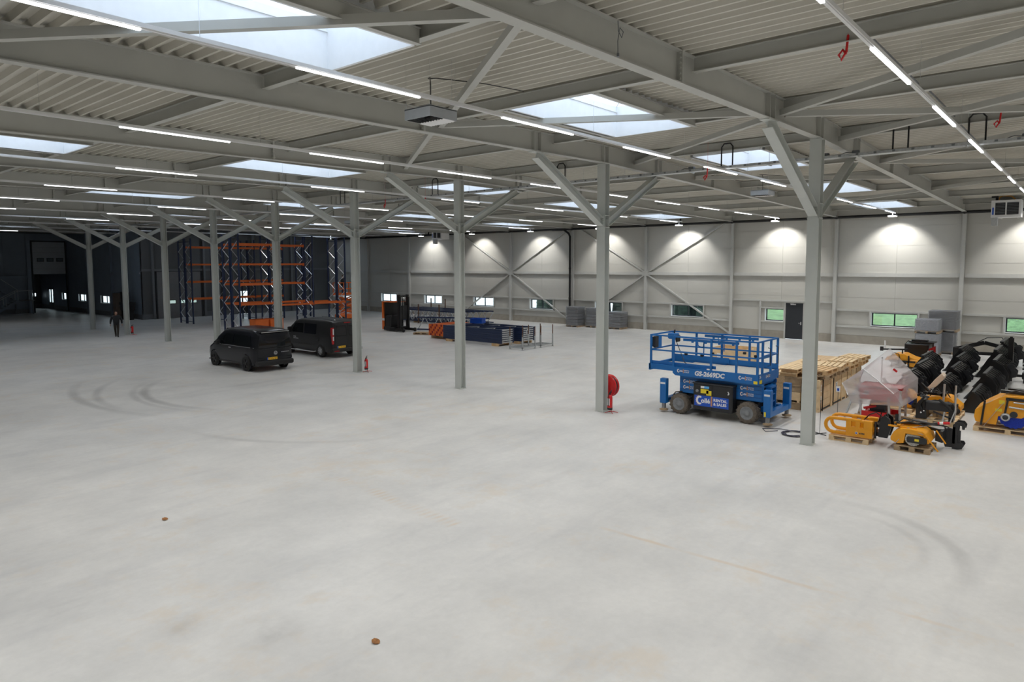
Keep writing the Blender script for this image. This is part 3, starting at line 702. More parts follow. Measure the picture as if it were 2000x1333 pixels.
# thin loop of wire tied to the nearest beam
o = obj('wire_loop', MB().tube([(9.1, 5.66, 8.52), (9.08, 5.64, 8.36), (9.16, 5.63, 8.28), (9.22, 5.64, 8.38), (9.12, 5.64, 8.42), (9.05, 5.63, 8.2), (9.06, 5.63, 8.02)], 0.007, 5).cyl((9.06, 5.63, 8.03), (9.06, 5.63, 7.98), 0.02, 8), DARKSTEEL); tag(o, 'thin grey wire loop dangling from the nearest roof beam', 'wire')

# air heaters before the long wall
def heater(x, y, z, label):
    t = thing('air_heater', label, 'heater', (x, y, z), 0, 'white air heaters on the window wall')
    w, h, d = 1.25, 0.86, 1.0
    obj('cabinet', MB().box(0.10, d, -w/2, w/2, 0, h).box(0, 0.10, -w/2, -w/2 + 0.1, 0, h).box(0, 0.10, w/2 - 0.17, w/2, 0, h).box(0, 0.10, -w/2 + 0.1, w/2 - 0.17, 0, 0.12).box(0, 0.10, -w/2 + 0.1, w/2 - 0.17, h - 0.12, h).box(0, 0.10, -0.03, 0.03, 0.12, h - 0.12), WHITE, t)
    obj('opening', MB().box(0.09, 0.1, -w/2 + 0.1, w/2 - 0.17, 0.12, h - 0.12), BLACK, t)
    for k in range(8):
        for a, b in ((-w/2 + 0.1, -0.03), (0.03, w/2 - 0.17)): obj('louvre', MB().bar((0.045, a, 0.17 + k * 0.075), (0.045, b, 0.17 + k * 0.075), 0.05, 0.008, up=(0.7, 0, 1)), DARKSTEEL, t)
    obj('badge', MB().box(-0.004, 0.0, w/2 - 0.12, w/2 - 0.05, 0.14, 0.5), CRATEBLUE, t)
    obj('flue_duct', MB().box(0.1, 0.45, w/2 - 0.28, w/2 - 0.02, -0.42, 0.0), GALV, t)
    obj('gas_hose', MB().tube([(0.3, w/2 - 0.3, h), (0.3, w/2 - 0.3, h + 0.16), (0.3, w/2 - 0.45, h + 0.24), (0.3, w/2 - 0.8, h + 0.2), (0.3, w/2 - 0.95, h + 0.06), (0.3, w/2 - 0.95, h)], 0.022, 7), YELLOW, t)
    obj('vent_cap', MB().box(0.2, 0.45, w/2 - 0.25, w/2 + 0.02, h + 0.16, h + 0.26).cyl((0.3, w/2 - 0.2, h), (0.3, w/2 - 0.2, h + 0.16), 0.06, 10), BLACK, t)
    obj('bracket', MB().box(d, XW - x - 0.02, -0.4, -0.34, 0.02, 0.08).box(d, XW - x - 0.02, 0.34, 0.4, 0.02, 0.08), GIRT, t)
heater(43.0, 3.75, 7.22, 'white air heater with dark louvres at the right edge, on the window wall')
heater(43.6, 46.2, 7.2, 'white air heater far along the window wall')
# black rain pipe
t = thing('rain_pipe', 'black rain water pipe running along the top of the window wall', 'pipe', (XW - 0.38, 0, 7.70))
obj('pipe_run', MB().cyl((0, -12, 0), (0, 64.5, 0), 0.085, 12), BLACK, t)
for k in range(-2, 10): obj('pipe_clip', MB().box(-0.1, 0.1, YB(k) - 0.03, YB(k) + 0.03, -0.1, 0.1).box(0.1, 0.28, YB(k) - 0.02, YB(k) + 0.02, -0.03, 0.03), BLACK, t)
obj('downpipe', MB().tube([(0, 34.2, -0.02), (0, 33.0, -0.05), (0, 32.55, -0.35), (0, 32.42, -0.6), (0, 32.42, -7.68)], 0.085, 12), BLACK, t)
for z in (-3.2, -5.6): obj('pipe_collar', MB().cyl((0, 32.42, z), (0, 32.42, z + 0.12), 0.1, 12), BLACK, t)
for y, h in ((22.8, 0.55), (49, 0.5)): obj('vent_stub', MB().cyl((0, y, 0.05), (0, y, h), 0.06, 10), BLACK, t)

# fire fighting
def extinguisher(x, y, rz, label):
    t = thing('fire_extinguisher', label, 'fire extinguisher', (x, y, 0), rz, 'red extinguishers on floor stands')
    b = obj('cylinder', MB().lathe([(0.0, 0.17), (0.075, 0.17), (0.085, 0.19), (0.085, 0.52), (0.07, 0.58), (0.035, 0.61), (0.0, 0.61)], 18), RED, t)
    obj('foot_ring', MB().lathe([(0.0, 0.12), (0.085, 0.12), (0.087, 0.19), (0.0, 0.19)], 18), BLACK, t)
    obj('valve', MB().cyl((0, 0, 0.61), (0, 0, 0.68), 0.025, 10).bar((-0.02, 0, 0.68), (0.1, 0, 0.74), 0.025, 0.018).bar((-0.02, 0, 0.67), (0.1, 0, 0.68), 0.025, 0.014), BLACK, t)
    obj('hose', MB().tube([(-0.02, 0, 0.65), (-0.09, 0, 0.63), (-0.11, 0, 0.5), (-0.10, 0, 0.25)], 0.013, 6), RUBBER, t)
    obj('label_plate', MB().box(-0.088, -0.083, -0.045, 0.045, 0.27, 0.50), LABEL, t)
    st = MB().tube([(0.09, 0.0, 0.62), (0.09, 0.0, 0.03)], 0.012, 6)
    for a in (-0.9, 0.9, 2.4, -2.4): st.tube([(0.09, 0, 0.05), (0.09 + 0.22 * math.cos(a) , 0.22 * math.sin(a), 0.012)], 0.011, 6)
    obj('floor_stand', st, RED, t)
extinguisher(19.05, 12.02, 0, 'red fire extinguisher on a floor stand before the red hose reel')
extinguisher(19.35, 25.25, 0.4, 'red fire extinguisher on a floor stand beside the fourth column')
extinguisher(19.3, 51.6, 0.2, 'red fire extinguisher beside the column near the walking man')
t = thing('hose_reel', 'round red fire hose reel mounted behind the second column', 'hose reel', (19.50, 12.42, 0.80), 0)
obj('reel_disc', MB().lathe([(0.0, -0.03), (0.36, -0.03), (0.38, 0.0), (0.38, 0.02), (0.34, 0.0), (0.08, 0.0)], 28, 'x', (-0.02, 0, 0)).lathe([(0.0, 0.15), (0.38, 0.15), (0.38, 0.17), (0.0, 0.17)], 28, 'x'), RED, t)
obj('hose', MB().lathe([(0.12, 0.02), (0.33, 0.02), (0.34, 0.08), (0.33, 0.14), (0.12, 0.14)], 28, 'x'), RUBBER, t)
obj('hub', MB().lathe([(0.0, -0.06), (0.07, -0.06), (0.07, -0.03)], 14, 'x'), CHROME, t)
obj('wall_arm', MB().box(-0.16, -0.06, -0.04, 0.04, -0.04, 0.04), DARKSTEEL, t)
# ------------------------------------------------------------------ pallet racking
RH = 7.1
def frame_mesh(d):
    post = MB()
    for y in (0, d): post.box(-0.05, 0.05, y - 0.045, y + 0.045, 0.01, RH).box(-0.08, 0.08, y - 0.07, y + 0.07, 0, 0.012)
    post.box(-0.015, 0.015, 0.045, d - 0.045, 0.16, 0.2).box(-0.015, 0.015, 0.045, d - 0.045, RH - 0.3, RH - 0.26)
    zig = []
    z = 0.25; s = 0
    step = 0.64
    while z + step < RH - 0.25:
        a, b = (0.045, d - 0.045) if s == 0 else (d - 0.045, 0.045)
        zig.append(MB().bar((0, a, z), (0, b, z + step), 0.05, 0.03).mesh('brace', CHROME if False else BRACE)); z += step; s ^= 1
    return post.mesh('upright_frame', NAVY), zig
BRACE = mat('zinc_brace', (0.66, 0.69, 0.73), 0.3, metal=0.75, var=0.05)
FR = frame_mesh(1.05)
beam_me = {}
def rack(name, label, x0, n, y0, levels, pitch=2.8, rot=0):
    t = thing('pallet_rack', label, 'rack', (x0, y0, 0), 0, 'tall blue and orange pallet racks')
    for k in range(n):
        f = obj('upright_frame', FR[0], None, t, (k * pitch, 0, 0))
        for z in FR[1]: obj('brace', z, None, f)
    for (k, z, which) in levels:
        key = round(pitch, 2)
        if key not in beam_me:
            beam_me[key] = MB().box(0.055, pitch - 0.055, -0.025, 0.025, -0.07, 0.07).box(0.045, 0.075, -0.055, 0.055, -0.13, 0.09).box(pitch - 0.075, pitch - 0.045, -0.055, 0.055, -0.13, 0.09).mesh('rack_beam', ORANGE)
        for y in which: obj('rack_beam', beam_me[key], None, t, (k * pitch, y, z))
    return t
LV = (2.08, 3.5, 4.95, 6.38)
F, B_ = -0.03, 1.08
rack('p1', 'farther navy pallet rack with four levels of orange beams, row facing the hall', 26.2, 5, 57.2, [(k, z, (F, B_)) for k in range(3) for z in LV])
rack('p2', 'rearmost navy pallet rack, back to back with the farther row', 26.2, 5, 58.45, [(k, z, (F,)) for k in range(2) for z in LV[1:3]])
rack('q1', 'nearer navy pallet rack behind the vans, with shiny braces', 24.55, 4, 46.3, [(0, z, (F, B_)) for z in LV] + [(1, z, (B_,)) for z in LV] + [(1, 1.92, (F,)), (2, 1.92, (F, B_))], 3.0)
rack('q2', 'navy pallet rack back to back behind the nearer row', 24.55, 4, 47.55, [(0, z, (B_,)) for z in LV] + [(1, z, (F, B_)) for z in LV[1:]] + [(1, 2.0, (B_,)), (2, 1.92, (B_,))], 3.0)

# orange steel crates standing at the foot of the nearer rack
for n, (x, lab) in enumerate(((25.3, 'orange steel bin at the rack foot, left of the fifth column'), (26.45, 'orange steel bin at the rack foot, behind the fifth column'))):
    t = thing('steel_bin', lab, 'bin', (x, 45.1, 0.0), 0, 'orange bins at the rack foot')
    obj('bin_body', MB().box(-0.5, 0.5, -0.4, -0.37, 0.1, 1.05).box(-0.5, 0.5, 0.37, 0.4, 0.1, 1.05).box(-0.5, -0.47, -0.37, 0.37, 0.1, 1.05).box(0.47, 0.5, -0.37, 0.37, 0.1, 1.05).box(-0.5, 0.5, -0.4, 0.4, 0.07, 0.1), ORANGE, t)
    obj('skid', MB().box(-0.5, 0.5, -0.38, -0.3, 0, 0.07).box(-0.5, 0.5, 0.3, 0.38, 0, 0.07), NAVY, t)
    obj('rim', MB().box(-0.52, 0.52, -0.42, -0.37, 1.02, 1.07).box(-0.52, 0.52, 0.37, 0.42, 1.02, 1.07), ORANGE, t)

# ------------------------------------------------------------------ orange scissor lift working behind the racks
LX, LY = 36.9, 50.8
t = thing('orange_scissor_lift', 'orange scissor lift raised behind the right end of the racks', 'scissor lift', (LX, LY, 0))
obj('chassis', MB().rbox(-1.0, 1.0, -0.4, 0.4, 0.15, 0.55, 0.05), ORANGE, t)
for sx in (-0.7, 0.7):
    for sy in (-0.42, 0.42): obj('wheel', MB().lathe([(0.0, -0.06), (0.16, -0.06), (0.18, -0.03), (0.18, 0.03), (0.16, 0.06), (0.0, 0.06)], 16, 'y', (sx, sy, 0.18)), RUBBER, t)
sc = []
for lv in range(3):
    z0, z1 = 0.55 + lv * 0.52, 0.55 + (lv + 1) * 0.52
    for sy in (-0.33, 0.33):
        obj('scissor_arm', MB().bar((-0.85, sy, z0 + 0.04), (0.85, sy, z1 - 0.04), 0.05, 0.11), ORANGE, t)
        obj('scissor_arm', MB().bar((0.85, sy * 0.8, z0 + 0.04), (-0.85, sy * 0.8, z1 - 0.04), 0.05, 0.11), ORANGE, t)
obj('platform', MB().box(-1.1, 1.1, -0.42, 0.42, 2.12, 2.24), LABEL, t)
rl = MB()
for z in (2.78, 3.32):
    for sy in (-0.4, 0.4): rl.box(-1.1, 1.1, sy - 0.025, sy + 0.025, z - 0.03, z + 0.03)
    for sx in (-1.08, 1.08): rl.box(sx - 0.025, sx + 0.025, -0.4, 0.4, z - 0.03, z + 0.03)
for sx in (-1.08, -0.55, 0.0, 0.55, 1.08):
    for sy in (-0.4, 0.4): rl.box(sx - 0.025, sx + 0.025, sy - 0.025, sy + 0.025, 2.24, 3.35)
obj('guard_rail', rl, ORANGE, t)
obj('toe_board', MB().box(-1.1, 1.1, -0.43, -0.41, 2.24, 2.42).box(-1.1, 1.1, 0.41, 0.43, 2.24, 2.42), ORANGE, t)
obj('control_box', MB().rbox(0.75, 1.05, -0.5, -0.36, 3.25, 3.5, 0.02), CRATEBLUE, t)

# ------------------------------------------------------------------ reach truck
t = thing('reach_truck', 'orange and black reach truck carrying a long lattice rack frame', 'forklift', (33.2, 39.6, 0), math.radians(-4))
obj('chassis', MB().rbox(-0.65, 0.65, -0.55, 0.75, 0.06, 0.32, 0.04), BLACK, t)
obj('body_shell', MB().prism([(0.95, 0.1), (0.95, 2.15), (0.80, 2.18), (0.74, 1.3), (0.70, 1.15), (0.66, 0.1)], 'x', -0.62, 0.62), ORANGE, t)
obj('compartment_back', MB().box(-0.60, 0.60, 0.60, 0.655, 0.3, 2.1), BLACK, t)
obj('seat_bay', MB().rbox(-0.6, 0.6, -0.1, 0.6, 0.3, 1.15, 0.05), BLACK, t)
obj('overhead_guard', MB().box(-0.62, 0.62, -0.35, 0.9, 2.12, 2.17), ORANGE, t)
for sx in (-0.58, 0.58): obj('guard_post', MB().bar((sx, -0.33, 1.0), (sx, -0.33, 2.14), 0.06, 0.06), BLACK, t)
ms = MB()
for sx in (-0.38, 0.38): ms.box(sx - 0.08, sx + 0.08, -0.95, -0.75, 0.1, 2.7).box(sx - 0.05, sx + 0.05, -1.05, -0.95, 0.15, 2.55)
for z in (0.3, 1.35, 2.6): ms.box(-0.4, 0.4, -0.9, -0.8, z - 0.05, z + 0.05)
obj('mast', ms, BLACK, t)
obj('mast_hose', MB().tube([(-0.1, -0.92, 0.6), (-0.1, -0.95, 2.4), (0.05, -0.9, 2.55), (0.12, -0.92, 1.2)], 0.04, 7).box(-0.3, 0.3, -0.94, -0.9, 0.9, 1.9), BLACK, t)
for sx in (-0.52, 0.52): obj('support_leg', MB().box(sx - 0.08, sx + 0.08, -1.6, -0.5, 0.06, 0.24).lathe([(0, -0.05), (0.14, -0.05), (0.15, 0), (0.14, 0.05), (0, 0.05)], 14, 'x', (sx, -1.55, 0.15)), BLACK, t)
for sx in (-0.4, 0.4): obj('wheel', MB().lathe([(0, -0.07), (0.16, -0.07), (0.17, 0), (0.16, 0.07), (0, 0.07)], 16, 'x', (sx, 0.6, 0.17)), RUBBER, t)
obj('number_plate', MB().box(-0.64, -0.625, 0.62, 0.9, 0.75, 0.92), LABEL, t)
obj('lamp', MB().rbox(-0.12, 0.12, -1.0, -0.95, 2.35, 2.5, 0.02), CHROME, t)

# a frame lying on its edge: two navy rails with bright zigzag between
def lying_frame(x, y, L, z0, hgt, label, rz, grp, step=0.62, name='rack_frame'):
    t = thing(name, label, 'rack frame', (x, y, z0), rz, grp)
    obj('upright', MB().box(-0.045, 0.045, 0, L, hgt - 0.1, hgt), NAVY, t); obj('upright', MB().box(-0.045, 0.045, 0, L, 0, 0.1), NAVY, t)
    n = int(L / step)
    for k in range(n):
        a, b = (0.1, hgt - 0.1) if k % 2 == 0 else (hgt - 0.1, 0.1)
        obj('brace', MB().bar((0, k * step + 0.1, a), (0, (k + 1) * step + 0.02, b), 0.03, 0.05, up=(0, 1, 0)), BRACE, t)
    return t
lying_frame(34.35, 38.6, 5.6, 0.03, 1.0, 'long lattice frame on edge right in front of the reach truck', math.radians(-154), 'rack frames lying on edge', 0.55)
# the bundle of frames on edge
ORDN = ['frontmost', 'second', 'third', 'fourth', 'fifth', 'sixth', 'seventh', 'eighth', 'rearmost']
for k in range(9):
    lying_frame(39.0 + k * 0.34, 47.8 - k * 0.2, 8.9, 0.14, 1.0, f'navy lattice rack frame with bright braces on edge, {ORDN[k]} of the bundle', math.radians(180 - 2), 'bundle of rack frames on edge', 0.58 + 0.013 * k)
t = thing('bundle_bearers', 'dark timber bearers under the bundle of rack frames', 'bearer', (40.4, 44, 0))
for y in (3.0, -3.4, 0.0): obj('bearer', MB().box(-1.6, 1.6, y - 0.06, y + 0.06, 0, 0.135), WOOD3, t)
# steel posts that hold the bundle
for n, (x, y, h) in enumerate(((38.6, 46.4, 1.7), (38.6, 43.2, 1.6), (41.9, 45.2, 1.9), (41.9, 43.4, 1.9), (38.5, 40.6, 1.65), (41.9, 41.2, 1.85))):
    o = obj('stake_post', MB().box(-0.035, 0.035, -0.035, 0.035, 0, h).box(-0.09, 0.09, -0.09, 0.09, 0, 0.015), mat('rusty_steel', (0.14, 0.07, 0.04), 0.7, var=0.3, scale=14), None, (x, y, 0))
    tag(o, f'brown steel stake {"before" if x < 40 else "behind"} the frame bundle, {("third", "second", "third", "second", "first", "first")[n]} from its right end', 'post', 'stakes around the frame bundle')
# orange beams in a strapped stack
t = thing('beam_stack', 'stack of orange rack beams on low timbers', 'beam stack', (31.15, 32.35, 0))
for k in range(11):
    for j in range(5):
        y0 = k * 0.142; z0 = 0.2 + j * 0.152
        b = obj('rack_beam', MB().box(0.02, 2.6, y0, y0 + 0.05, z0, z0 + 0.14), ORANGE, t)
        obj('end_hook', MB().box(0, 0.02, y0 - 0.02, y0 + 0.10, z0, z0 + 0.148), ORANGE if (k + j) % 3 else DARKRED, b)
for x in (0.3, 2.0): obj('bearer', MB().box(x, x + 0.12, -0.05, 1.6, 0, 0.195), WOOD3, t)
obj('strap', MB().box(1.2, 1.23, -0.012, 1.54, 0.965, 0.975).box(1.2, 1.23, -0.014, -0.006, 0.2, 0.975), BLACK, t)
# stacks of flat frames
def flat_stack(x, y, L, n, label, W=1.15, z0=0.16):
    t = thing('frame_stack', label, 'frame stack', (x, y, 0), math.radians(-1.5), 'flat stacks of navy rack frames')
    hh = 0.115
    for k in range(n):
        z = z0 + k * (hh + 0.008)
        f = obj('rack_frame', MB().box(0, 0.1, 0, L, z, z + hh).box(W - 0.1, W, 0, L, z, z + hh), NAVY, t)
        cb = MB().box(0.1, W - 0.1, 0.02, 0.06, z + 0.02, z + hh - 0.02)
        obj('cross_bar', cb, GALV, f); obj('cross_bar', MB().box(0.1, W - 0.1, L - 0.06, L - 0.02, z + 0.02, z + hh - 0.02), GALV, f)
        if k == n - 1:
            m = int(L / 0.7)
            for q in range(m): obj('brace', MB().bar((0.1 if q % 2 else W - 0.1, q * 0.7 + 0.1, z + hh/2), (W - 0.1 if q % 2 else 0.1, q * 0.7 + 0.75, z + hh/2), 0.04, 0.03), BRACE, f)
    for yy in (0.25, L - 0.8): obj('bearer', MB().box(-0.05, W + 0.05, yy, yy + 0.5, 0.1, 0.155).box(-0.05, 0.1, yy, yy + 0.5, 0, 0.1).box(W - 0.1, W + 0.05, yy, yy + 0.5, 0, 0.1), WOOD, t)
flat_stack(30.55, 26.9, 5.1, 7, 'front stack of flat navy rack frames on pallets, behind the third column')
flat_stack(32.3, 26.7, 5.45, 7, 'rear stack of flat navy rack frames, with the rope loop on its end')
o = obj('rope_coil', MB().tube([(0.14 * math.cos(a), 0.03 * math.sin(a * 2.1), 0.18 * math.sin(a)) for a in [q * 0.4 for q in range(38)]], 0.012, 5), LABEL, None, (32.75, 26.63, 0.75)); tag(o, 'white rope coil hung on the rear frame stack', 'rope')
# stacking racks with four posts
RUST = MATS['rusty_steel']
def stillage(x, y, label, rz=0):
    t = thing('post_pallet', label, 'stillage', (x, y, 0), rz, 'empty steel post pallets')
    m = MB().box(0, 1.2, 0, 0.05, 0.1, 0.16).box(0, 1.2, 0.95, 1.0, 0.1, 0.16).box(0, 0.05, 0.05, 0.95, 0.1, 0.16).box(1.15, 1.2, 0.05, 0.95, 0.1, 0.16)
    for k in range(1, 6): m.box(0.2 * k - 0.015, 0.2 * k + 0.015, 0.05, 0.95, 0.11, 0.14)
    obj('deck_frame', m, GALV, t)
    for sx in (0.03, 1.17):
        for sy in (0.03, 0.97):
            p = obj('corner_post', MB().box(sx - 0.03, sx + 0.03, sy - 0.03, sy + 0.03, 0.01, 0.75).box(sx - 0.07, sx + 0.07, sy - 0.07, sy + 0.07, 0, 0.012), GALV, t)
            obj('post_insert', MB().box(sx - 0.02, sx + 0.02, sy - 0.02, sy + 0.02, 0.75, 1.3), RUST, p)
stillage(29.95, 24.75, 'empty galvanised post pallet in front of the navy frame stacks')
stillage(31.65, 24.75, 'empty galvanised post pallet right of the other one')
# blue crate, pallets in the back
t = thing('plastic_crate', 'bright blue plastic crate on the far end of the rear navy frame stack', 'crate', (33.0, 31.1, 1.025), 0.3)
obj('crate_body', MB().box(-0.3, 0.3, -0.42, -0.40, 0.0, 0.30).box(-0.3, 0.3, 0.40, 0.42, 0.0, 0.30).box(-0.3, -0.28, -0.40, 0.40, 0.0, 0.30).box(0.28, 0.3, -0.40, 0.40, 0.0, 0.30).box(-0.28, 0.28, -0.40, 0.40, 0.0, 0.02), CRATEBLUE, t)
obj('crate_rim', MB().box(-0.33, 0.33, -0.45, -0.42, 0.27, 0.32).box(-0.33, 0.33, 0.42, 0.45, 0.27, 0.32).box(-0.33, -0.30, -0.42, 0.42, 0.27, 0.32).box(0.30, 0.33, -0.42, 0.42, 0.27, 0.32), CRATEBLUE, t)

# ------------------------------------------------------------------ film wrapped pallets
GREYLOAD = mat('grey_load', (0.17, 0.175, 0.19), 0.35, var=0.15, scale=5)
def wrapped(x, y, w, d, h, layers, label, z0=0.0, rz=0.0, m=None):
    t = thing('wrapped_pallet', label, 'pallet load', (x, y, z0), rz, 'film wrapped pallets')
    pal = MB()
    for k in range(3): pal.box(-w/2, w/2, -d/2 + k * (d - 0.1)/2, -d/2 + k * (d - 0.1)/2 + 0.1, 0, 0.1)
    pal.box(-w/2, w/2, -d/2, d/2, 0.1, 0.13); obj('pallet', pal, WOOD3, t)
    lh = (h - 0.14) / layers
    for k in range(layers):
        j = random.uniform(-0.015, 0.015)
        obj('load_layer', MB().rbox(-w/2 + 0.03 + j, w/2 - 0.03 + j, -d/2 + 0.03, d/2 - 0.03, 0.14 + k * lh, 0.14 + (k + 1) * lh - (0.045 if layers > 3 else 0.02), 0.02), m or GREYLOAD, t)
    rnd = [random.uniform(-0.02, 0.02) for _ in range(40 * 14)]
    def f(u, v):
        a = u * 4; q = int(a) % 4; fr = a - int(a)
        P = [(-w/2, -d/2), (w/2, -d/2), (w/2, d/2), (-w/2, d/2)]
        p, n = P[q], P[(q + 1) % 4]; k = int(u * 36) % 36; kv = int(round(v * 12))
        r = rnd[(k * 13 + kv) % len(rnd)] * 0.8
        x_, y_ = p[0] + (n[0] - p[0]) * fr, p[1] + (n[1] - p[1]) * fr
        s = 1.0 + r + 0.006
        return (x_ * s, y_ * s, 0.06 + v * (h - 0.05))
    fm = MB().grid(f, 36, 12, True); fm.box(-w/2 * 0.99, w/2 * 0.99, -d/2 * 0.99, d/2 * 0.99, h + 0.0, h + 0.006)
    obj('stretch_film', fm, WRAP, t)
    return t
wrapped(44.25, 31.15, 1.05, 1.1, 1.58, 6, 'film wrapped grey pallet below the black downpipe')
wrapped(44.75, 29.75, 0.9, 1.0, 1.5, 6, 'film wrapped grey pallet left of the second column')
wrapped(44.75, 27.6, 1.05, 1.1, 1.3, 6, 'film wrapped grey pallet right of the second column')
wrapped(42.2, 6.75, 1.0, 1.1, 1.17, 1, 'lower film wrapped pallet at front of the right wall group', m=mat('silver_load', (0.42, 0.43, 0.46), 0.35, var=0.15, scale=14))
wrapped(42.2, 6.78, 1.0, 1.1, 0.74, 1, 'upper film wrapped pallet stacked at front of the right wall group', z0=1.19, m=MATS['silver_load'])
wrapped(43.75, 6.35, 1.15, 1.25, 1.17, 1, 'lower wrapped pallet at back of the right wall group')
wrapped(43.75, 6.3, 1.15, 1.35, 1.12, 2, 'upper grey wrapped pallet at back of the right wall group', z0=1.19, m=mat('dark_grey_foam', (0.17, 0.17, 0.175), 0.7, var=0.08))

# ------------------------------------------------------------------ things at the hall end
LOCK = mat('brown_locker', (0.16, 0.12, 0.095), 0.6, var=0.1)
t = thing('locker', 'tall brown three door locker beside the walking man', 'locker', (24.7, 69.3, 0))
obj('carcass', MB().box(0, 0.5, -0.9, 0.9, 0, 2.3), LOCK, t)
for k in range(3):
    d = obj('locker_door', MB().box(-0.02, 0, -0.88 + k * 0.6, -0.32 + k * 0.6, 0.06, 2.26), LOCK, t); obj('handle', MB().box(-0.05, -0.02, -0.42 + k * 0.6, -0.38 + k * 0.6, 1.05, 1.25), DARKSTEEL, d)
t = thing('wall_machine', 'tall black machine with a wide hopper by the hall corner', 'machine', (24.6, 66.6, 0))
obj('column_housing', MB().rbox(-0.25, 0.25, 0.1, 0.9, 0.8, 2.5, 0.05), BLACK, t)
obj('hopper', MB().prism([(-0.9, 1.6), (0.75, 1.6), (0.6, 0.85), (-0.65, 0.85)], 'x', -0.4, 0.4), BLACK, t)
for a in (-0.5, 0.5): obj('leg', MB().box(-0.3, 0.3, a - 0.06, a + 0.06, 0, 0.85), BLACK, t)
obj('lamp', MB().box(-0.42, -0.40, 0.5, 0.58, 1.25, 1.33), CHROME, t)
t = thing('stair', 'grey steel stair with handrails at the far left hall corner', 'stairs', (19.0, 82.6, 0))
for k in range(8): obj('tread', MB().box(-0.9 + k * 0.28, -0.6 + k * 0.28, -0.5, 0.5, 0.16 + k * 0.17, 0.2 + k * 0.17), DARKSTEEL, t)
for s in (-0.52, 0.52):
    obj('stringer', MB().bar((-0.95, s, 0.05), (1.3, s, 1.42), 0.04, 0.24), HALL, t)
    obj('handrail', MB().tube([(-0.9, s, 1.15), (1.2, s, 2.35), (2.5, s, 2.38)], 0.03, 7), GALV, t)
    for xx, za, zc in ((-0.8, 0.2, 1.2), (0.2, 0.75, 1.77), (1.2, 1.35, 2.35), (2.4, 1.4, 2.38)): obj('baluster', MB().cyl((xx, s, za), (xx, s, zc), 0.02, 6), GALV, t)
obj('landing', MB().box(1.3, 2.6, -0.55, 1.5, 1.34, 1.42).box(2.4, 2.5, -0.5, -0.4, 0, 1.34).box(1.4, 1.5, 1.35, 1.45, 0, 1.34), DARKSTEEL, t)
for k in range(9): obj('tread', MB().box(1.0 - k * 0.28, 1.3 - k * 0.28, 0.55, 1.45, 1.55 + k * 0.25, 1.59 + k * 0.25), DARKSTEEL, t)
obj('stringer', MB().bar((1.35, 0.54, 1.4), (-1.4, 0.54, 3.75), 0.04, 0.22), HALL, t)
obj('handrail', MB().tube([(1.5, 0.54, 2.4), (-1.4, 0.54, 4.8)], 0.03, 7), GALV, t)
t = thing('mezzanine', 'dark raised platform above the stair in the far left corner', 'platform', (17.0, 82.5, 0))
obj('platform_slab', MB().box(-9, 4.3, 0.5, 1.65, 3.55, 3.85).box(-9, 1.2, -1.5, 0.5, 3.55, 3.85), HALL, t)
for xx in (-7, -3, 1.0): obj('post', MB().box(xx - 0.08, xx + 0.08, -1.4, -1.24, 0, 3.55), HALL, t)
gr = MB()
for z in (4.3, 4.85): gr.box(-9, 1.2, -1.48, -1.43, z - 0.025, z + 0.025)
for k in range(8): gr.box(-8.9 + k * 1.4, -8.85 + k * 1.4, -1.48, -1.43, 3.85, 4.85)
obj('guard_rail', gr, GALV, t)
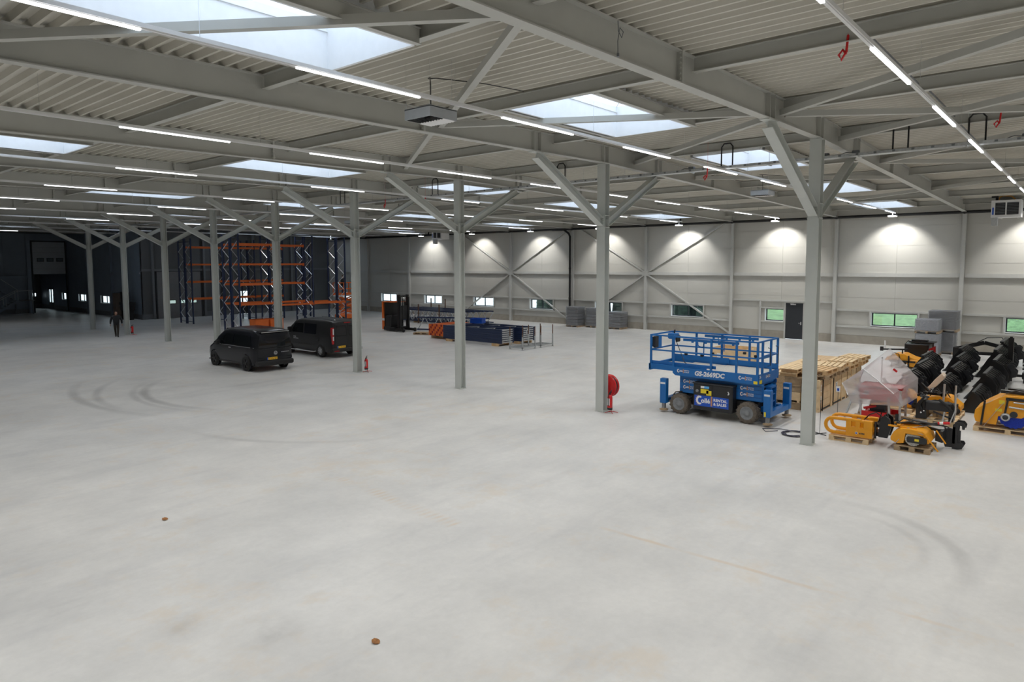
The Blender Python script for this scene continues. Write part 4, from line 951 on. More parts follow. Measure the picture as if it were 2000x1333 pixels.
# ------------------------------------------------------------------ vans
CARGLASS = mat('dark_car_glass', (0.008, 0.010, 0.012), 0.05, var=0, spec=0.4)
LAMPRED = mat('tail_lamp', (0.45, 0.008, 0.012), 0.18, var=0.05)
LAMPCLEAR = mat('clear_lamp', (0.75, 0.72, 0.72), 0.15, var=0.05)
PLATEY = mat('yellow_plate', (0.90, 0.52, 0.02), 0.45, var=0.02)
ALLOY = mat('alloy_rim', (0.55, 0.56, 0.58), 0.28, metal=1.0, var=0.05)
DARKRIM = mat('black_rim', (0.025, 0.025, 0.028), 0.3, var=0.05)
def lerp(tab, x):
    if x <= tab[0][0]: return tab[0][1]
    for (a, p), (b, q) in zip(tab, tab[1:]):
        if x <= b: t = (x - a) / (b - a); t = t * t * (3 - 2 * t); return p + (q - p) * t
    return tab[-1][1]
class Van:
    """body surface: y along the length (0 at the tail), v round the section from the left sill over the roof"""
    def __init__(s, L, W, top, plan, belt, zlow=0.26, tumble=0.82, rs=0.14):
        s.L, s.W, s.top, s.plan, s.belt, s.zlow, s.tumble, s.rs = L, W, top, plan, belt, zlow, tumble, rs
    def side(s, y, z):
        """half width at height z"""
        w = s.W / 2 * lerp(s.plan, y); zt = lerp(s.top, y)
        if z <= 0.55: return w * (0.955 + 0.045 * (z - s.zlow) / (0.55 - s.zlow))
        if z <= s.belt: return w * (1.0 - 0.02 * (z - 0.55) / (s.belt - 0.55))
        k = (z - s.belt) / max(0.05, (s.Hm - s.belt))
        return w * (0.98 - (0.98 - s.tumble) * k ** 1.4)
    def section(s, y):
        s.Hm = max(q for _, q in s.top)
        zt = lerp(s.top, y); pts = []
        zs = [s.zlow + (zt - s.rs - s.zlow) * t for t in (0, 0.12, 0.25, 0.4, 0.55, 0.7, 0.85, 1.0)]
        L = [(-s.side(y, z), z) for z in zs]
        xe = L[-1][0]
        for a in (0.3, 0.6, 0.85): L.append((xe + s.rs * 1.3 * (1 - math.cos(a * PI / 2)), zt - s.rs + s.rs * math.sin(a * PI / 2) * 0.96))
        xr = -L[-1][0]
        for a in (-0.75, -0.4, 0): L.append((xr * a, zt + 0.02 * (1 - a * a)))
        R = [(-x, z) for x, z in L[:-1]][::-1]
        return L + R
    def body(s, n=30):
        ys = [s.L * k / n for k in range(n + 1)]; mb = MB()
        secs = [s.section(y) for y in ys]; m = len(secs[0])
        vs = [(x, y, z) for y, sec in zip(ys, secs) for x, z in sec]
        fs = [(i*m + j, i*m + j + 1, (i+1)*m + j + 1, (i+1)*m + j) for i in range(n) for j in range(m - 1)]
        mb.add(vs, fs, True)
        # tail and nose: the section drawn in towards its middle, gently bulged
        for i, sg in ((0, -1), (n, 1)):
            zc = (lerp(s.top, ys[i]) + s.zlow) / 2; rings = []
            for k, (sc, dy) in enumerate(((1.0, 0), (0.975, 0.035), (0.90, 0.07), (0.5, 0.085), (0.02, 0.09))):
                rings.append([(x * sc, ys[i] + sg * dy, zc + (z - zc) * sc) for x, z in secs[i]])
            vs = [p for r in rings for p in r]
            fs = [(k*m + j, k*m + (j+1) % m, (k+1)*m + (j+1) % m, (k+1)*m + j) for k in range(4) for j in range(m)]
            mb.add(vs, fs if sg < 0 else [f[::-1] for f in fs], True)
        mb.box(-s.W/2*0.9, s.W/2*0.9, 0.1, s.L - 0.1, s.zlow - 0.02, s.zlow + 0.02)
        return mb
    def patch(s, side, poly, off=0.008, nu=8, nv=4):
        """panel on the flank: poly = [(y at lower rear), (y lower front), (y upper rear), (y upper front), z0, z1]"""
        yr0, yf0, yr1, yf1, z0, z1 = poly
        def f(u, v):
            z = z0 + (z1 - z0) * v; a = yr0 + (yr1 - yr0) * v; b = yf0 + (yf1 - yf0) * v; y = a + (b - a) * u
            return (side * (s.side(y, z) + off), y, z)
        mb = MB().grid(f, nu, nv, True)
        return mb
def wheel(t, x, y, r, rimm, side, spokes=6, w=0.22):
    tyre = MB().lathe([(r*0.62, -w/2), (r*0.92, -w/2), (r, -w*0.38), (r, w*0.38), (r*0.92, w/2), (r*0.62, w/2), (r*0.6, 0)], 28, 'x', (x, y, r))
    o = obj('wheel', tyre, RUBBER, t)
    rim = MB().lathe([(r*0.64, side*w*0.42), (r*0.60, side*w*0.46), (r*0.56, side*w*0.30), (r*0.1, side*w*0.22), (0.0, side*w*0.22)], 24, 'x', (x, y, r))
    for k in range(spokes):
        a = 2 * PI * k / spokes
        rim.bar((x + side*w*0.44, y + r*0.1*math.cos(a), r + r*0.1*math.sin(a)), (x + side*w*0.44, y + r*0.6*math.cos(a), r + r*0.6*math.sin(a)), r*0.12, 0.03, up=(1, 0, 0))
    rim.lathe([(0.0, side*w*0.5), (r*0.14, side*w*0.48), (r*0.16, side*w*0.4)], 12, 'x', (x, y, r))
    obj('rim', rim, rimm, o)
def plate(t, x, y, z, w=0.52, h=0.11):
    p = obj('number_plate', MB().box(x - w/2, x + w/2, y - 0.012, y, z - h/2, z + h/2), PLATEY, t)
    obj('plate_strip', MB().box(x - w/2 - 0.002, x - w/2 + 0.05, y - 0.014, y - 0.001, z - h/2, z + h/2), CRATEBLUE, p)
    m = MB()
    for k in range(8):
        if k in (2, 5): m.box(x - w/2 + 0.075 + k*0.053, x - w/2 + 0.10 + k*0.053, y - 0.015, y - 0.011, z - 0.007, z + 0.007)
        else: m.box(x - w/2 + 0.07 + k*0.053, x - w/2 + 0.082 + k*0.053, y - 0.015, y - 0.011, z - 0.035, z + 0.035).box(x - w/2 + 0.082 + k*0.053, x - w/2 + 0.103 + k*0.053, y - 0.015, y - 0.011, z + (0.02 if k % 2 else -0.035), z + (0.035 if k % 2 else -0.02))
    o = obj('plate_marks', m, ANTH, p); o['kind'] = 'stuff'

# --- rounded blackish van at the left
NIGHT = mat('night_blue_paint', (0.008, 0.009, 0.014), 0.20, var=0.03, spec=0.35, coat=0.15)
t = thing('electric_van', 'rounded blackish blue van with a round emblem on its tailgate', 'van', (16.95, 28.95, 0))
v = Van(4.70, 1.985, [(0, 1.80), (0.15, 1.88), (0.6, 1.93), (2.4, 1.935), (2.95, 1.86), (3.3, 1.62), (3.75, 1.30), (4.2, 1.06), (4.55, 0.95), (4.70, 0.82)], [(0, 0.90), (0.3, 0.98), (0.9, 1.0), (3.8, 1.0), (4.3, 0.95), (4.70, 0.80)], 1.12, 0.28, 0.80, 0.13)
obj('body', v.body(), NIGHT, t)
for sd in (-1, 1):
    obj('side_window', v.patch(sd, (0.35, 1.95, 0.52, 1.95, 1.17, 1.66)), CARGLASS, t)
    obj('door_window', v.patch(sd, (2.0, 3.0, 2.0, 2.75, 1.17, 1.66)), CARGLASS, t)
    obj('quarter_window', v.patch(sd, (3.06, 3.62, 2.82, 2.95, 1.15, 1.55), 0.008), CARGLASS, t)
    obj('sill_trim', v.patch(sd, (0.2, 4.5, 0.2, 4.5, 0.285, 0.36), 0.012), BLACK, t)
    obj('swage_line', v.patch(sd, (0.15, 4.2, 0.15, 4.2, 1.105, 1.12), 0.012), CHROME, t)
    obj('door_handle', MB().box(sd * 1.0 - 0.02, sd * 1.0 + 0.02, 2.12, 2.34, 1.0, 1.035), CHROME, t)
    obj('wheel_arch', MB().lathe([(0.36, 0.0), (0.43, 0.0), (0.43, 0.03), (0.36, 0.03)], 26, 'x', (sd * 0.985 - (0.03 if sd > 0 else 0), 0.83, 0.38)).lathe([(0.36, 0.0), (0.43, 0.0), (0.43, 0.03), (0.36, 0.03)], 26, 'x', (sd * 0.985 - (0.03 if sd > 0 else 0), 3.82, 0.38)), NIGHT, t)
    for yy in (0.83, 3.82):
        obj('arch_lining', MB().lathe([(0.0, 0.0), (0.385, 0.0), (0.385, 0.02), (0.0, 0.02)], 26, 'x', (sd * 0.985 - (0.02 if sd > 0 else 0), yy, 0.39)), BLACK, t)
        wheel(t, sd * 0.90, yy, 0.36, DARKRIM, sd, 5, 0.23)
    obj('wing_mirror', MB().rbox(min(sd*1.0, sd*1.2), max(sd*1.0, sd*1.2), 3.15, 3.27, 1.1, 1.3, 0.03), BLACK, t)
    obj('reflector', MB().box(min(sd*0.62, sd*0.80), max(sd*0.62, sd*0.80), -0.085, -0.06, 0.42, 0.47), LAMPRED, t)
    obj('corner_gloss', MB().rbox(min(sd*0.52, sd*0.86), max(sd*0.52, sd*0.86), -0.09, -0.05, 0.54, 0.66, 0.02), CARGLASS, t)
obj('rear_window', MB().grid(lambda a, b: ((a - 0.5) * (1.62 - 0.22 * b), -0.092 + 0.10 * b * b * 0.6, 1.14 + 0.58 * b), 8, 6, True), CARGLASS, t)
obj('lamp_band', MB().rbox(-0.86, 0.86, -0.105, -0.04, 1.02, 1.10, 0.02), CARGLASS, t)
obj('spoiler', MB().rbox(-0.72, 0.72, -0.12, 0.22, 1.80, 1.86, 0.02), NIGHT, t)
obj('roof_gloss_edge', MB().box(-0.70, 0.70, -0.125, -0.115, 1.81, 1.83), CHROME, t)
obj('bumper', MB().rbox(-0.94, 0.94, -0.13, 0.1, 0.27, 0.5, 0.05), BLACK, t)
plate(t, -0.18, -0.095, 0.60)
em = MB().lathe([(0.075, -0.006), (0.088, -0.006), (0.088, 0.006), (0.075, 0.006)], 26, 'y', (0, -0.098, 0.84))
for p, q in (((-0.045, 0.065), (0.0, 0.002)), ((0.045, 0.065), (0.0, 0.002)), ((-0.062, 0.03), (-0.03, -0.062)), ((-0.03, -0.062), (0.0, -0.012)), ((0.0, -0.012), (0.03, -0.062)), ((0.03, -0.062), (0.062, 0.03))): em.bar((p[0], -0.1, 0.84 + p[1]), (q[0], -0.1, 0.84 + q[1]), 0.014, 0.01, up=(0, 1, 0))
obj('round_emblem', em, CHROME, t)
lb = MB()
for k in range(7): lb.box(0.30 + k * 0.06, 0.335 + k * 0.06, -0.098, -0.09, 0.845, 0.875)
o = obj('model_letters', lb, ALLOY, t); o['kind'] = 'stuff'
obj('windscreen', MB().grid(lambda a, b: ((a - 0.5) * (1.70 - 0.22 * b), 3.62 - 0.72 * b + 0.03, 1.40 + 0.46 * b + 0.02), 6, 4, True), CARGLASS, t)
obj('head_lamp', MB().rbox(-0.78, -0.45, 4.62, 4.76, 0.72, 0.86, 0.03).rbox(0.45, 0.78, 4.62, 4.76, 0.72, 0.86, 0.03), LAMPCLEAR, t)

# --- dark grey panel van at the right
GREYVAN = mat('dark_grey_paint', (0.022, 0.022, 0.024), 0.34, var=0.03, spec=0.35)
t = thing('panel_van', 'dark grey panel van with twin rear doors parked behind the left van', 'van', (21.95, 30.3, 0))
v = Van(5.0, 1.99, [(0, 1.90), (0.15, 1.95), (0.8, 1.975), (2.9, 1.97), (3.3, 1.90), (3.65, 1.66), (4.05, 1.32), (4.5, 1.14), (4.85, 1.02), (5.0, 0.86)], [(0, 0.95), (0.25, 0.99), (0.8, 1.0), (4.2, 1.0), (4.7, 0.94), (5.0, 0.82)], 1.05, 0.30, 0.86, 0.11)
obj('body', v.body(), GREYVAN, t)
for sd in (-1, 1):
    obj('door_window', v.patch(sd, (2.55, 3.75, 2.6, 3.35, 1.22, 1.72)), CARGLASS, t)
    obj('panel_recess', v.patch(sd, (1.35, 2.45, 1.35, 2.45, 1.20, 1.74), 0.006), NIGHT, t)
    obj('panel_recess', v.patch(sd, (0.35, 1.2, 0.45, 1.2, 1.20, 1.74), 0.006), GREYVAN, t)
    obj('slide_rail', v.patch(sd, (0.5, 2.3, 0.5, 2.3, 1.06, 1.10), 0.014), BLACK, t)
    obj('fuel_door', v.patch(sd, (1.08, 1.36, 1.08, 1.36, 0.86, 1.06), 0.012), NIGHT, t)
    obj('door_seam', v.patch(sd, (2.485, 2.50, 2.485, 2.50, 0.4, 1.78), 0.010, 1, 6), BLACK, t)
    obj('door_seam', v.patch(sd, (1.31, 1.325, 1.31, 1.325, 0.4, 1.78), 0.010, 1, 6), BLACK, t)
    obj('side_moulding', v.patch(sd, (1.4, 4.0, 1.4, 4.0, 0.60, 0.65), 0.02), BLACK, t)
    obj('side_bar', MB().tube([(sd * 1.0, 1.35, 0.30), (sd * 1.06, 1.45, 0.27), (sd * 1.06, 3.9, 0.27), (sd * 1.0, 4.0, 0.30)], 0.032, 8), CHROME, t)
    for yy in (0.93, 3.95):
        obj('arch_lining', MB().lathe([(0.0, 0.0), (0.39, 0.0), (0.39, 0.02), (0.0, 0.02)], 26, 'x', (sd * 0.985 - (0.02 if sd > 0 else 0), yy, 0.40)), BLACK, t)
        wheel(t, sd * 0.90, yy, 0.345, ALLOY, sd, 10, 0.22)
    obj('wing_mirror', MB().rbox(min(sd*1.0, sd*1.24), max(sd*1.0, sd*1.24), 3.55, 3.68, 1.2, 1.5, 0.03), BLACK, t)
    x0, x1 = min(sd*0.80, sd*0.93), max(sd*0.80, sd*0.93)
    la = obj('tail_lamp', MB().rbox(x0, x1, -0.075, 0.10, 0.74, 1.62, 0.025), LAMPRED, t)
    obj('lamp_insert', MB().box(x0 + 0.03, x1 - 0.03, -0.085, -0.07, 1.24, 1.56).box(x0 + 0.03, x1 - 0.03, -0.085, -0.07, 0.94, 1.15), LAMPCLEAR, la)
    xd0, xd1 = (-0.77, -0.012) if sd < 0 else (0.012, 0.77)
    d = obj('rear_door', MB().rbox(xd0, xd1, -0.105, -0.02, 0.52, 1.80, 0.02), GREYVAN, t)
    obj('door_pressing', MB().rbox(xd0 + 0.08, xd1 - 0.08, -0.118, -0.10, 1.16, 1.70, 0.012), NIGHT, d)
    obj('reflector', MB().box(min(sd*0.55, sd*0.85), max(sd*0.55, sd*0.85), -0.142, -0.12, 0.36, 0.40), LAMPRED, t)
lb = MB()
for k, w_ in enumerate((0.30, 0.36, 0.26)): lb.box(0.30, 0.30 + w_, -0.124, -0.117, 1.62 - k * 0.09, 1.645 - k * 0.09)
for k in range(4): lb.box(0.42 + 0.07 * k, 0.47 + 0.07 * k, -0.112, -0.104, 0.66, 0.70)
for k in range(6): lb.box(0.32 + 0.07 * k, 0.37 + 0.07 * k, -0.112, -0.104, 0.58, 0.62)
o = obj('door_print', lb, ALLOY, t); o['kind'] = 'stuff'
sl = MB()
for k in range(4): sl.box(-1.002, -0.996, 3.42 - 0.065 * k, 3.465 - 0.065 * k, 0.95, 1.0)
for k in range(8): sl.box(-1.002, -0.996, 3.42 - 0.06 * k, 3.46 - 0.06 * k, 0.86, 0.90)
o = obj('side_print', sl, ALLOY, t); o['kind'] = 'stuff'
obj('bumper', MB().rbox(-0.95, 0.95, -0.14, 0.08, 0.32, 0.52, 0.04), BLACK, t)
plate(t, -0.40, -0.112, 0.585)
obj('brake_lamp', MB().box(-0.2, 0.2, -0.1, -0.03, 1.83, 1.87), LAMPRED, t)
obj('aerial_ball', MB().lathe([(0.0, 0.0), (0.03, 0.01), (0.03, 0.04), (0.0, 0.06)], 10, 'z', (-0.6, 0.15, 1.98)), LAMPCLEAR, t)
obj('windscreen', MB().grid(lambda a, b: ((a - 0.5) * (1.74 - 0.14 * b), 3.98 - 0.62 * b + 0.03, 1.40 + 0.46 * b + 0.02), 6, 4, True), CARGLASS, t)
obj('roof_rib', MB().box(-0.6, -0.56, 0.4, 3.0, 1.97, 1.99).box(0.56, 0.6, 0.4, 3.0, 1.97, 1.99), GREYVAN, t)

# ------------------------------------------------------------------ people
SKIN = mat('skin', (0.50, 0.28, 0.20), 0.55, var=0.05)
JACKET = mat('dark_work_jacket', (0.016, 0.017, 0.02), 0.8, var=0.2)
TROUSER = mat('brown_black_trousers', (0.035, 0.028, 0.022), 0.85, var=0.2)
HAIR = mat('short_hair', (0.06, 0.04, 0.03), 0.7, var=0.3, scale=30)
SHOE = mat('dark_shoes', (0.012, 0.011, 0.010), 0.6, var=0.1)
def skin_body(verts, edges, radii, root, name, sub=2):
    me = bpy.data.meshes.new(name); me.from_pydata(verts, edges, []); o = bpy.data.objects.new(name, me); C.objects.link(o)
    md = o.modifiers.new('s', 'SKIN'); md.use_smooth_shade = True
    for i, r in enumerate(radii):
        rr = r if isinstance(r, tuple) else (r, r)
        me.skin_vertices[0].data[i].radius = rr; me.skin_vertices[0].data[i].use_root = (i == root)
    sb = o.modifiers.new('b', 'SUBSURF'); sb.levels = sb.render_levels = sub
    dg = bpy.context.evaluated_depsgraph_get(); m2 = bpy.data.meshes.new_from_object(o.evaluated_get(dg)); bpy.data.objects.remove(o); bpy.data.meshes.remove(me)
    return m2
def person(label, loc, rz, pose, jacket, trousers):
    """figure faces -y; joints in metres. pose: dict of joint positions that differ from standing"""
    t = thing('person', label, 'person', loc, rz)
    J = dict(pelvis=(0, 0, 0.95), waist=(0, 0, 1.10), chest=(0, -0.01, 1.30), neck=(0, 0.01, 1.47), head0=(0, 0, 1.55),
             lsh=(0.19, 0.0, 1.42), lel=(0.26, 0.03, 1.14), lwr=(0.27, -0.03, 0.90), rsh=(-0.19, 0.0, 1.42), rel=(-0.26, 0.03, 1.14), rwr=(-0.27, -0.03, 0.90),
             lhip=(0.095, 0, 0.90), lkn=(0.10, -0.02, 0.50), lan=(0.10, 0.02, 0.09), lto=(0.11, -0.14, 0.045),
             rhip=(-0.095, 0, 0.90), rkn=(-0.10, -0.02, 0.50), ran=(-0.10, 0.02, 0.09), rto=(-0.11, -0.14, 0.045))
    J.update(pose)
    R = dict(pelvis=(0.185, 0.14), waist=(0.20, 0.16), chest=(0.21, 0.15), neck=0.065, head0=0.06, lsh=0.095, lel=0.072, lwr=0.048, rsh=0.095, rel=0.072, rwr=0.048,
             lhip=0.105, lkn=0.075, lan=0.052, lto=0.042, rhip=0.105, rkn=0.075, ran=0.052, rto=0.042)
    names = list(J); ix = {n: k for k, n in enumerate(names)}
    E_ = [('pelvis','waist'),('waist','chest'),('chest','neck'),('neck','head0'),('chest','lsh'),('lsh','lel'),('lel','lwr'),('chest','rsh'),('rsh','rel'),('rel','rwr'),
          ('pelvis','lhip'),('lhip','lkn'),('lkn','lan'),('lan','lto'),('pelvis','rhip'),('rhip','rkn'),('rkn','ran'),('ran','rto')]
    me = skin_body([J[n] for n in names], [(ix[a], ix[b]) for a, b in E_], [R[n] for n in names], ix['pelvis'], 'body')
    for m in (jacket, trousers, SHOE, SKIN): me.materials.append(m)
    for p in me.polygons:
        z = p.center.z
        p.material_index = 3 if z > 1.50 else 2 if z < 0.10 else 1 if z < 0.86 and abs(p.center.x) < 0.215 else 0
        p.use_smooth = True
    obj('body', me, None, t)
    hx, hy, hz = J['head0']; hz += 0.10
    def hd(u, v_):
        th, ph = u * 2 * PI, v_ * PI
        x, y, z = math.sin(ph) * math.cos(th), math.sin(ph) * math.sin(th), math.cos(ph)
        w = 0.075 * (1 - 0.16 * max(0, -z)); dd = 0.095 * (1 - 0.12 * max(0, -z))
        nose = 0.022 * max(0, 1 - abs(z + 0.12) * 4) * max(0, 1 - abs(x) * 5) if y < 0 else 0
        brow = -0.006 * max(0, 1 - abs(z - 0.1) * 8) * max(0, 1 - abs(abs(x) - 0.4) * 4) if y < 0 else 0
        return (hx + w * x, hy - 0.01 + dd * y - nose - brow, hz + 0.125 * z)
    hme = MB().grid(hd, 24, 18, True)
    hme.k = 1
    for s in (-1, 1):
        hme.lathe([(0, -0.006), (0.011, -0.003), (0.011, 0.003), (0, 0.006)], 8, 'y', (hx + s * 0.03, hy - 0.094, hz + 0.005))
    hme.box(hx - 0.025, hx + 0.025, hy - 0.092, hy - 0.086, hz - 0.066, hz - 0.058)
    hme.k = 0
    for s in (-1, 1): hme.lathe([(0, -0.012), (0.02, -0.008), (0.03, 0.0), (0.02, 0.008), (0, 0.012)], 8, 'x', (hx + s * 0.076, hy + 0.005, hz - 0.01))
    head = obj('head', hme, [SKIN, ANTH], t)
    def hr(u, v_):
        th, ph = u * 2 * PI, v_ * PI * 0.52
        x, y, z = math.sin(ph) * math.cos(th), math.sin(ph) * math.sin(th), math.cos(ph)
        k = 1.06 if not (y < -0.2 and z < 0.55) else 0.9
        return (hx + 0.079 * k * x, hy - 0.003 + 0.098 * k * y, hz + 0.008 + 0.127 * z)
    obj('hair', MB().grid(hr, 20, 8, True), HAIR, head)
    for nm, s in (('l', 1), ('r', -1)):
        w = Vector(J[nm + 'wr']); d = (w - Vector(J[nm + 'el'])).normalized()
        a = w + d * 0.03; side = Vector((0, -1, 0)); side = (side - d * side.dot(d)).normalized(); inw = d.cross(side) * (1 if s > 0 else -1)
        V = [w, w + d * 0.05, w + d * 0.095]; Ed = [(0, 1), (1, 2)]; Rr = [0.026, (0.032, 0.018), (0.034, 0.017)]
        for k, (o_, ln) in enumerate(((-0.028, 0.062), (-0.01, 0.075), (0.01, 0.07), (0.028, 0.055))):
            b = w + d * 0.095 - side * o_; i0 = len(V)
            V += [b, b + d * ln * 0.5 + inw * 0.008, b + d * ln + inw * 0.028]; Ed += [(2, i0), (i0, i0 + 1), (i0 + 1, i0 + 2)]; Rr += [0.010, 0.009, 0.008]
        b = w + d * 0.045 + side * 0.03; i0 = len(V); V += [b, b + d * 0.03 + side * 0.022 + inw * 0.01, b + d * 0.06 + side * 0.022 + inw * 0.022]; Ed += [(1, i0), (i0, i0 + 1), (i0 + 1, i0 + 2)]; Rr += [0.012, 0.010, 0.008]
        hm = skin_body([tuple(p) for p in V], Ed, Rr, 0, 'hand', 1); hm.materials.append(SKIN)
        for p in hm.polygons: p.use_smooth = True
        obj('hand', hm, None, t)
    return t
person('man in a dark jacket walking towards the viewer by the eighth column', (18.05, 50.9, 0), math.radians(-16),
       dict(lkn=(0.08, -0.12, 0.51), lan=(0.05, -0.14, 0.09), lto=(0.06, -0.29, 0.045), rkn=(-0.08, -0.02, 0.51), ran=(-0.05, 0.16, 0.12), rto=(-0.06, 0.02, 0.045),
            lel=(0.33, 0.10, 1.16), lwr=(0.34, 0.08, 0.90), rel=(-0.33, -0.02, 1.15), rwr=(-0.36, -0.12, 0.92), waist=(0, -0.02, 1.08), lsh=(0.21, 0, 1.42), rsh=(-0.21, 0, 1.42)), JACKET, TROUSER)
person('man in dark clothes standing on the raised orange scissor lift', (LX - 0.35, LY - 0.02, 2.24), math.radians(200), dict(), JACKET, NAVY)
# ------------------------------------------------------------------ blue scissor lift (long axis along y; the printed side faces -x)
SIGNBLUE = mat('sign_blue', (0.006, 0.085, 0.52), 0.4, var=0.02)
DEEPBLUE = mat('lift_dark_blue', (0.006, 0.085, 0.30), 0.45, var=0.1)
MUD = mat('muddy_tyre', (0.15, 0.125, 0.10), 0.9, var=0.25, scale=16)
HUBGREY = mat('hub_grey', (0.27, 0.28, 0.29), 0.6, var=0.15, scale=12)
BOXBLACK = mat('engine_cover', (0.018, 0.018, 0.020), 0.4, var=0.1)
TEXTW = mat('white_print', (0.85, 0.85, 0.86), 0.5, var=0)
TEXTY = mat('yellow_sticker', (0.85, 0.66, 0.03), 0.5, var=0.03)
TEXTO = mat('orange_print', (0.85, 0.36, 0.03), 0.5, var=0)
SKYST = mat('light_blue_sticker', (0.12, 0.45, 0.85), 0.5, var=0.02)
L = thing('blue_scissor_lift', 'blue rough terrain scissor lift with folded platform and printed engine cover', 'scissor lift', (21.30, 9.06, 0))
NR = ((0, -1, 0), (0, 0, 1))            # print on the side that faces -x: text runs towards -y
ER = ((1, 0, 0), (0, 0, 1))             # print on the end that faces -y
XF = -0.86                              # near flank of the platform
obj('chassis', MB().rbox(-0.62, 0.62, -1.35, 1.35, 0.30, 0.66, 0.03).box(-0.8, 0.8, -1.18, -0.98, 0.28, 0.42).box(-0.8, 0.8, 1.06, 1.26, 0.28, 0.42), BOXBLACK, L)
def lift_wheel(x, y, sd):
    r, w = 0.335, 0.30
    ty = MB().lathe([(r*0.62, -w/2), (r*0.90, -w/2), (r*0.97, -w*0.36), (r*0.97, w*0.36), (r*0.90, w/2), (r*0.62, w/2)], 30, 'x', (x, y, r))
    for k in range(16):
        for h in (-1, 1):
            a = 2 * PI * (k + 0.5 * (h > 0)) / 16; ca, sa = math.cos(a), math.sin(a); a2 = a + 0.2
            p = (x + h * 0.01, y + r*0.965*ca, r + r*0.965*sa); q = (x + h * w * 0.47, y + r*0.955*math.cos(a2), r + r*0.955*math.sin(a2))
            ty.bar(p, q, 0.045, 0.035, up=(0, ca, sa))
    o = obj('wheel', ty, MUD, L)
    obj('hub', MB().lathe([(r*0.66, sd*w*0.46), (r*0.60, sd*w*0.5), (r*0.52, sd*w*0.34), (r*0.30, sd*w*0.30), (r*0.28, sd*w*0.44), (r*0.15, sd*w*0.50), (0, sd*w*0.50)], 24, 'x', (x, y, r)), HUBGREY, o)
for sd in (-1, 1):
    for yy in (-1.08, 1.18): lift_wheel(sd * 0.76, yy, sd)
# engine covers on both flanks
cv = obj('engine_cover', MB().rbox(-0.99, -0.60, -0.66, 0.64, 0.26, 1.10, 0.03), BOXBLACK, L)
obj('cover_gap', MB().box(-0.994, -0.985, -0.012, 0.012, 0.27, 1.08), RUBBER, cv)
obj('cover_lip', MB().rbox(-1.01, -0.60, -0.69, 0.67, 1.08, 1.12, 0.015), BOXBLACK, cv)
obj('cover_latch', MB().lathe([(0, -0.012), (0.05, -0.012), (0.05, 0.0), (0, 0.0)], 14, 'x', (-0.99, 0.50, 0.86)), HUBGREY, cv)
obj('cover_handle', MB().bar((-1.0, -0.52, 0.94), (-1.0, -0.56, 0.88), 0.02, 0.03).bar((-1.0, -0.56, 0.88), (-1.0, -0.52, 0.84), 0.02, 0.03), CHROME, cv)
obj('engine_cover', MB().rbox(0.60, 0.99, -0.66, 0.64, 0.26, 1.10, 0.03), BOXBLACK, L)
for (y0, y1, z0, z1, m) in ((0.10, 0.26, 0.96, 1.03, SKYST), (0.26, 0.38, 0.96, 1.03, TEXTW), (0.12, 0.38, 0.80, 0.935, TEXTY), (-0.0 + 0.02, 0.19, 0.745, 0.90, TEXTY)):
    obj('sticker', MB().box(-0.997, -0.991, y0, y1, z0, z1), m, cv)
# company panel
pn = obj('sign_panel', MB().box(-0.996, -0.990, -0.545, 0.585, 0.385, 0.725), SIGNBLUE, L)
def company(parent, x, yl, zc, h, full=True, rot=NR, fixed=None):
    """gear-toothed C, 'ollé', two bars, two lines of text; yl = left edge as seen; h = letter height"""
    R = Vector(rot[0]); U = Vector(rot[1]); N = R.cross(U)
    def P(a, b): return Vector(fixed or (x, yl, zc)) + R * a + U * b
    mb = MB(); n = 18; ri, ro = h * 0.31, h * 0.68; cx = h * 0.75
    vs = []; fs = []
    for k in range(n + 1):
        a = math.radians(55 + 250 * k / n)
        w = 1.0 - 0.42 * abs(k / n - 0.5) * 2
        m_ = (ri + ro) / 2; lo, hi = m_ - (ro - ri) / 2 * w, m_ + (ro - ri) / 2 * w
        for r_ in (lo, hi): vs.append(P(cx + r_ * math.cos(a) * 0.9, r_ * math.sin(a) * 1.1) + N * 0.003)
    for k in range(n): fs.append((2*k, 2*k + 1, 2*k + 3, 2*k + 2))
    mb.add(vs, fs)
    for k in range(7):
        a = math.radians(115 + 130 * k / 6); p = P(cx + ro * 1.06 * math.cos(a) * 0.9, ro * 1.06 * math.sin(a) * 1.1) + N * 0.002
        mb.k = 1; mb.bar(p - U * h * 0.04, p + U * h * 0.04, h * 0.09, 0.003, up=N); mb.k = 0
    obj('toothed_emblem', mb, [TEXTW, TEXTO], parent)
    lettering('ollé', h * 1.0, TEXTW, parent, P(cx + h * 0.22, -h * 0.34) + N * 0.002, rot, bold=h * (0.034 if h > 0.15 else 0.02))
    b = MB()
    for a in (0, 0.13): b.bar(P(h * 2.62 + a * h, -h * 0.75) + N * 0.002, P(h * 2.62 + a * h, h * 0.75) + N * 0.002, h * 0.09, 0.004, up=N)
    obj('dividing_bars', b, TEXTO, parent)
    lettering('RENTAL', h * 0.60, TEXTW, parent, P(h * 2.98, h * 0.06) + N * 0.002, rot, bold=h * (0.02 if h > 0.15 else 0.008))
    lettering('& SALES', h * 0.60, TEXTW, parent, P(h * 2.98, -h * 0.56) + N * 0.002, rot, bold=h * (0.02 if h > 0.15 else 0.008))
company(pn, -0.996, 0.56, 0.57, 0.205)
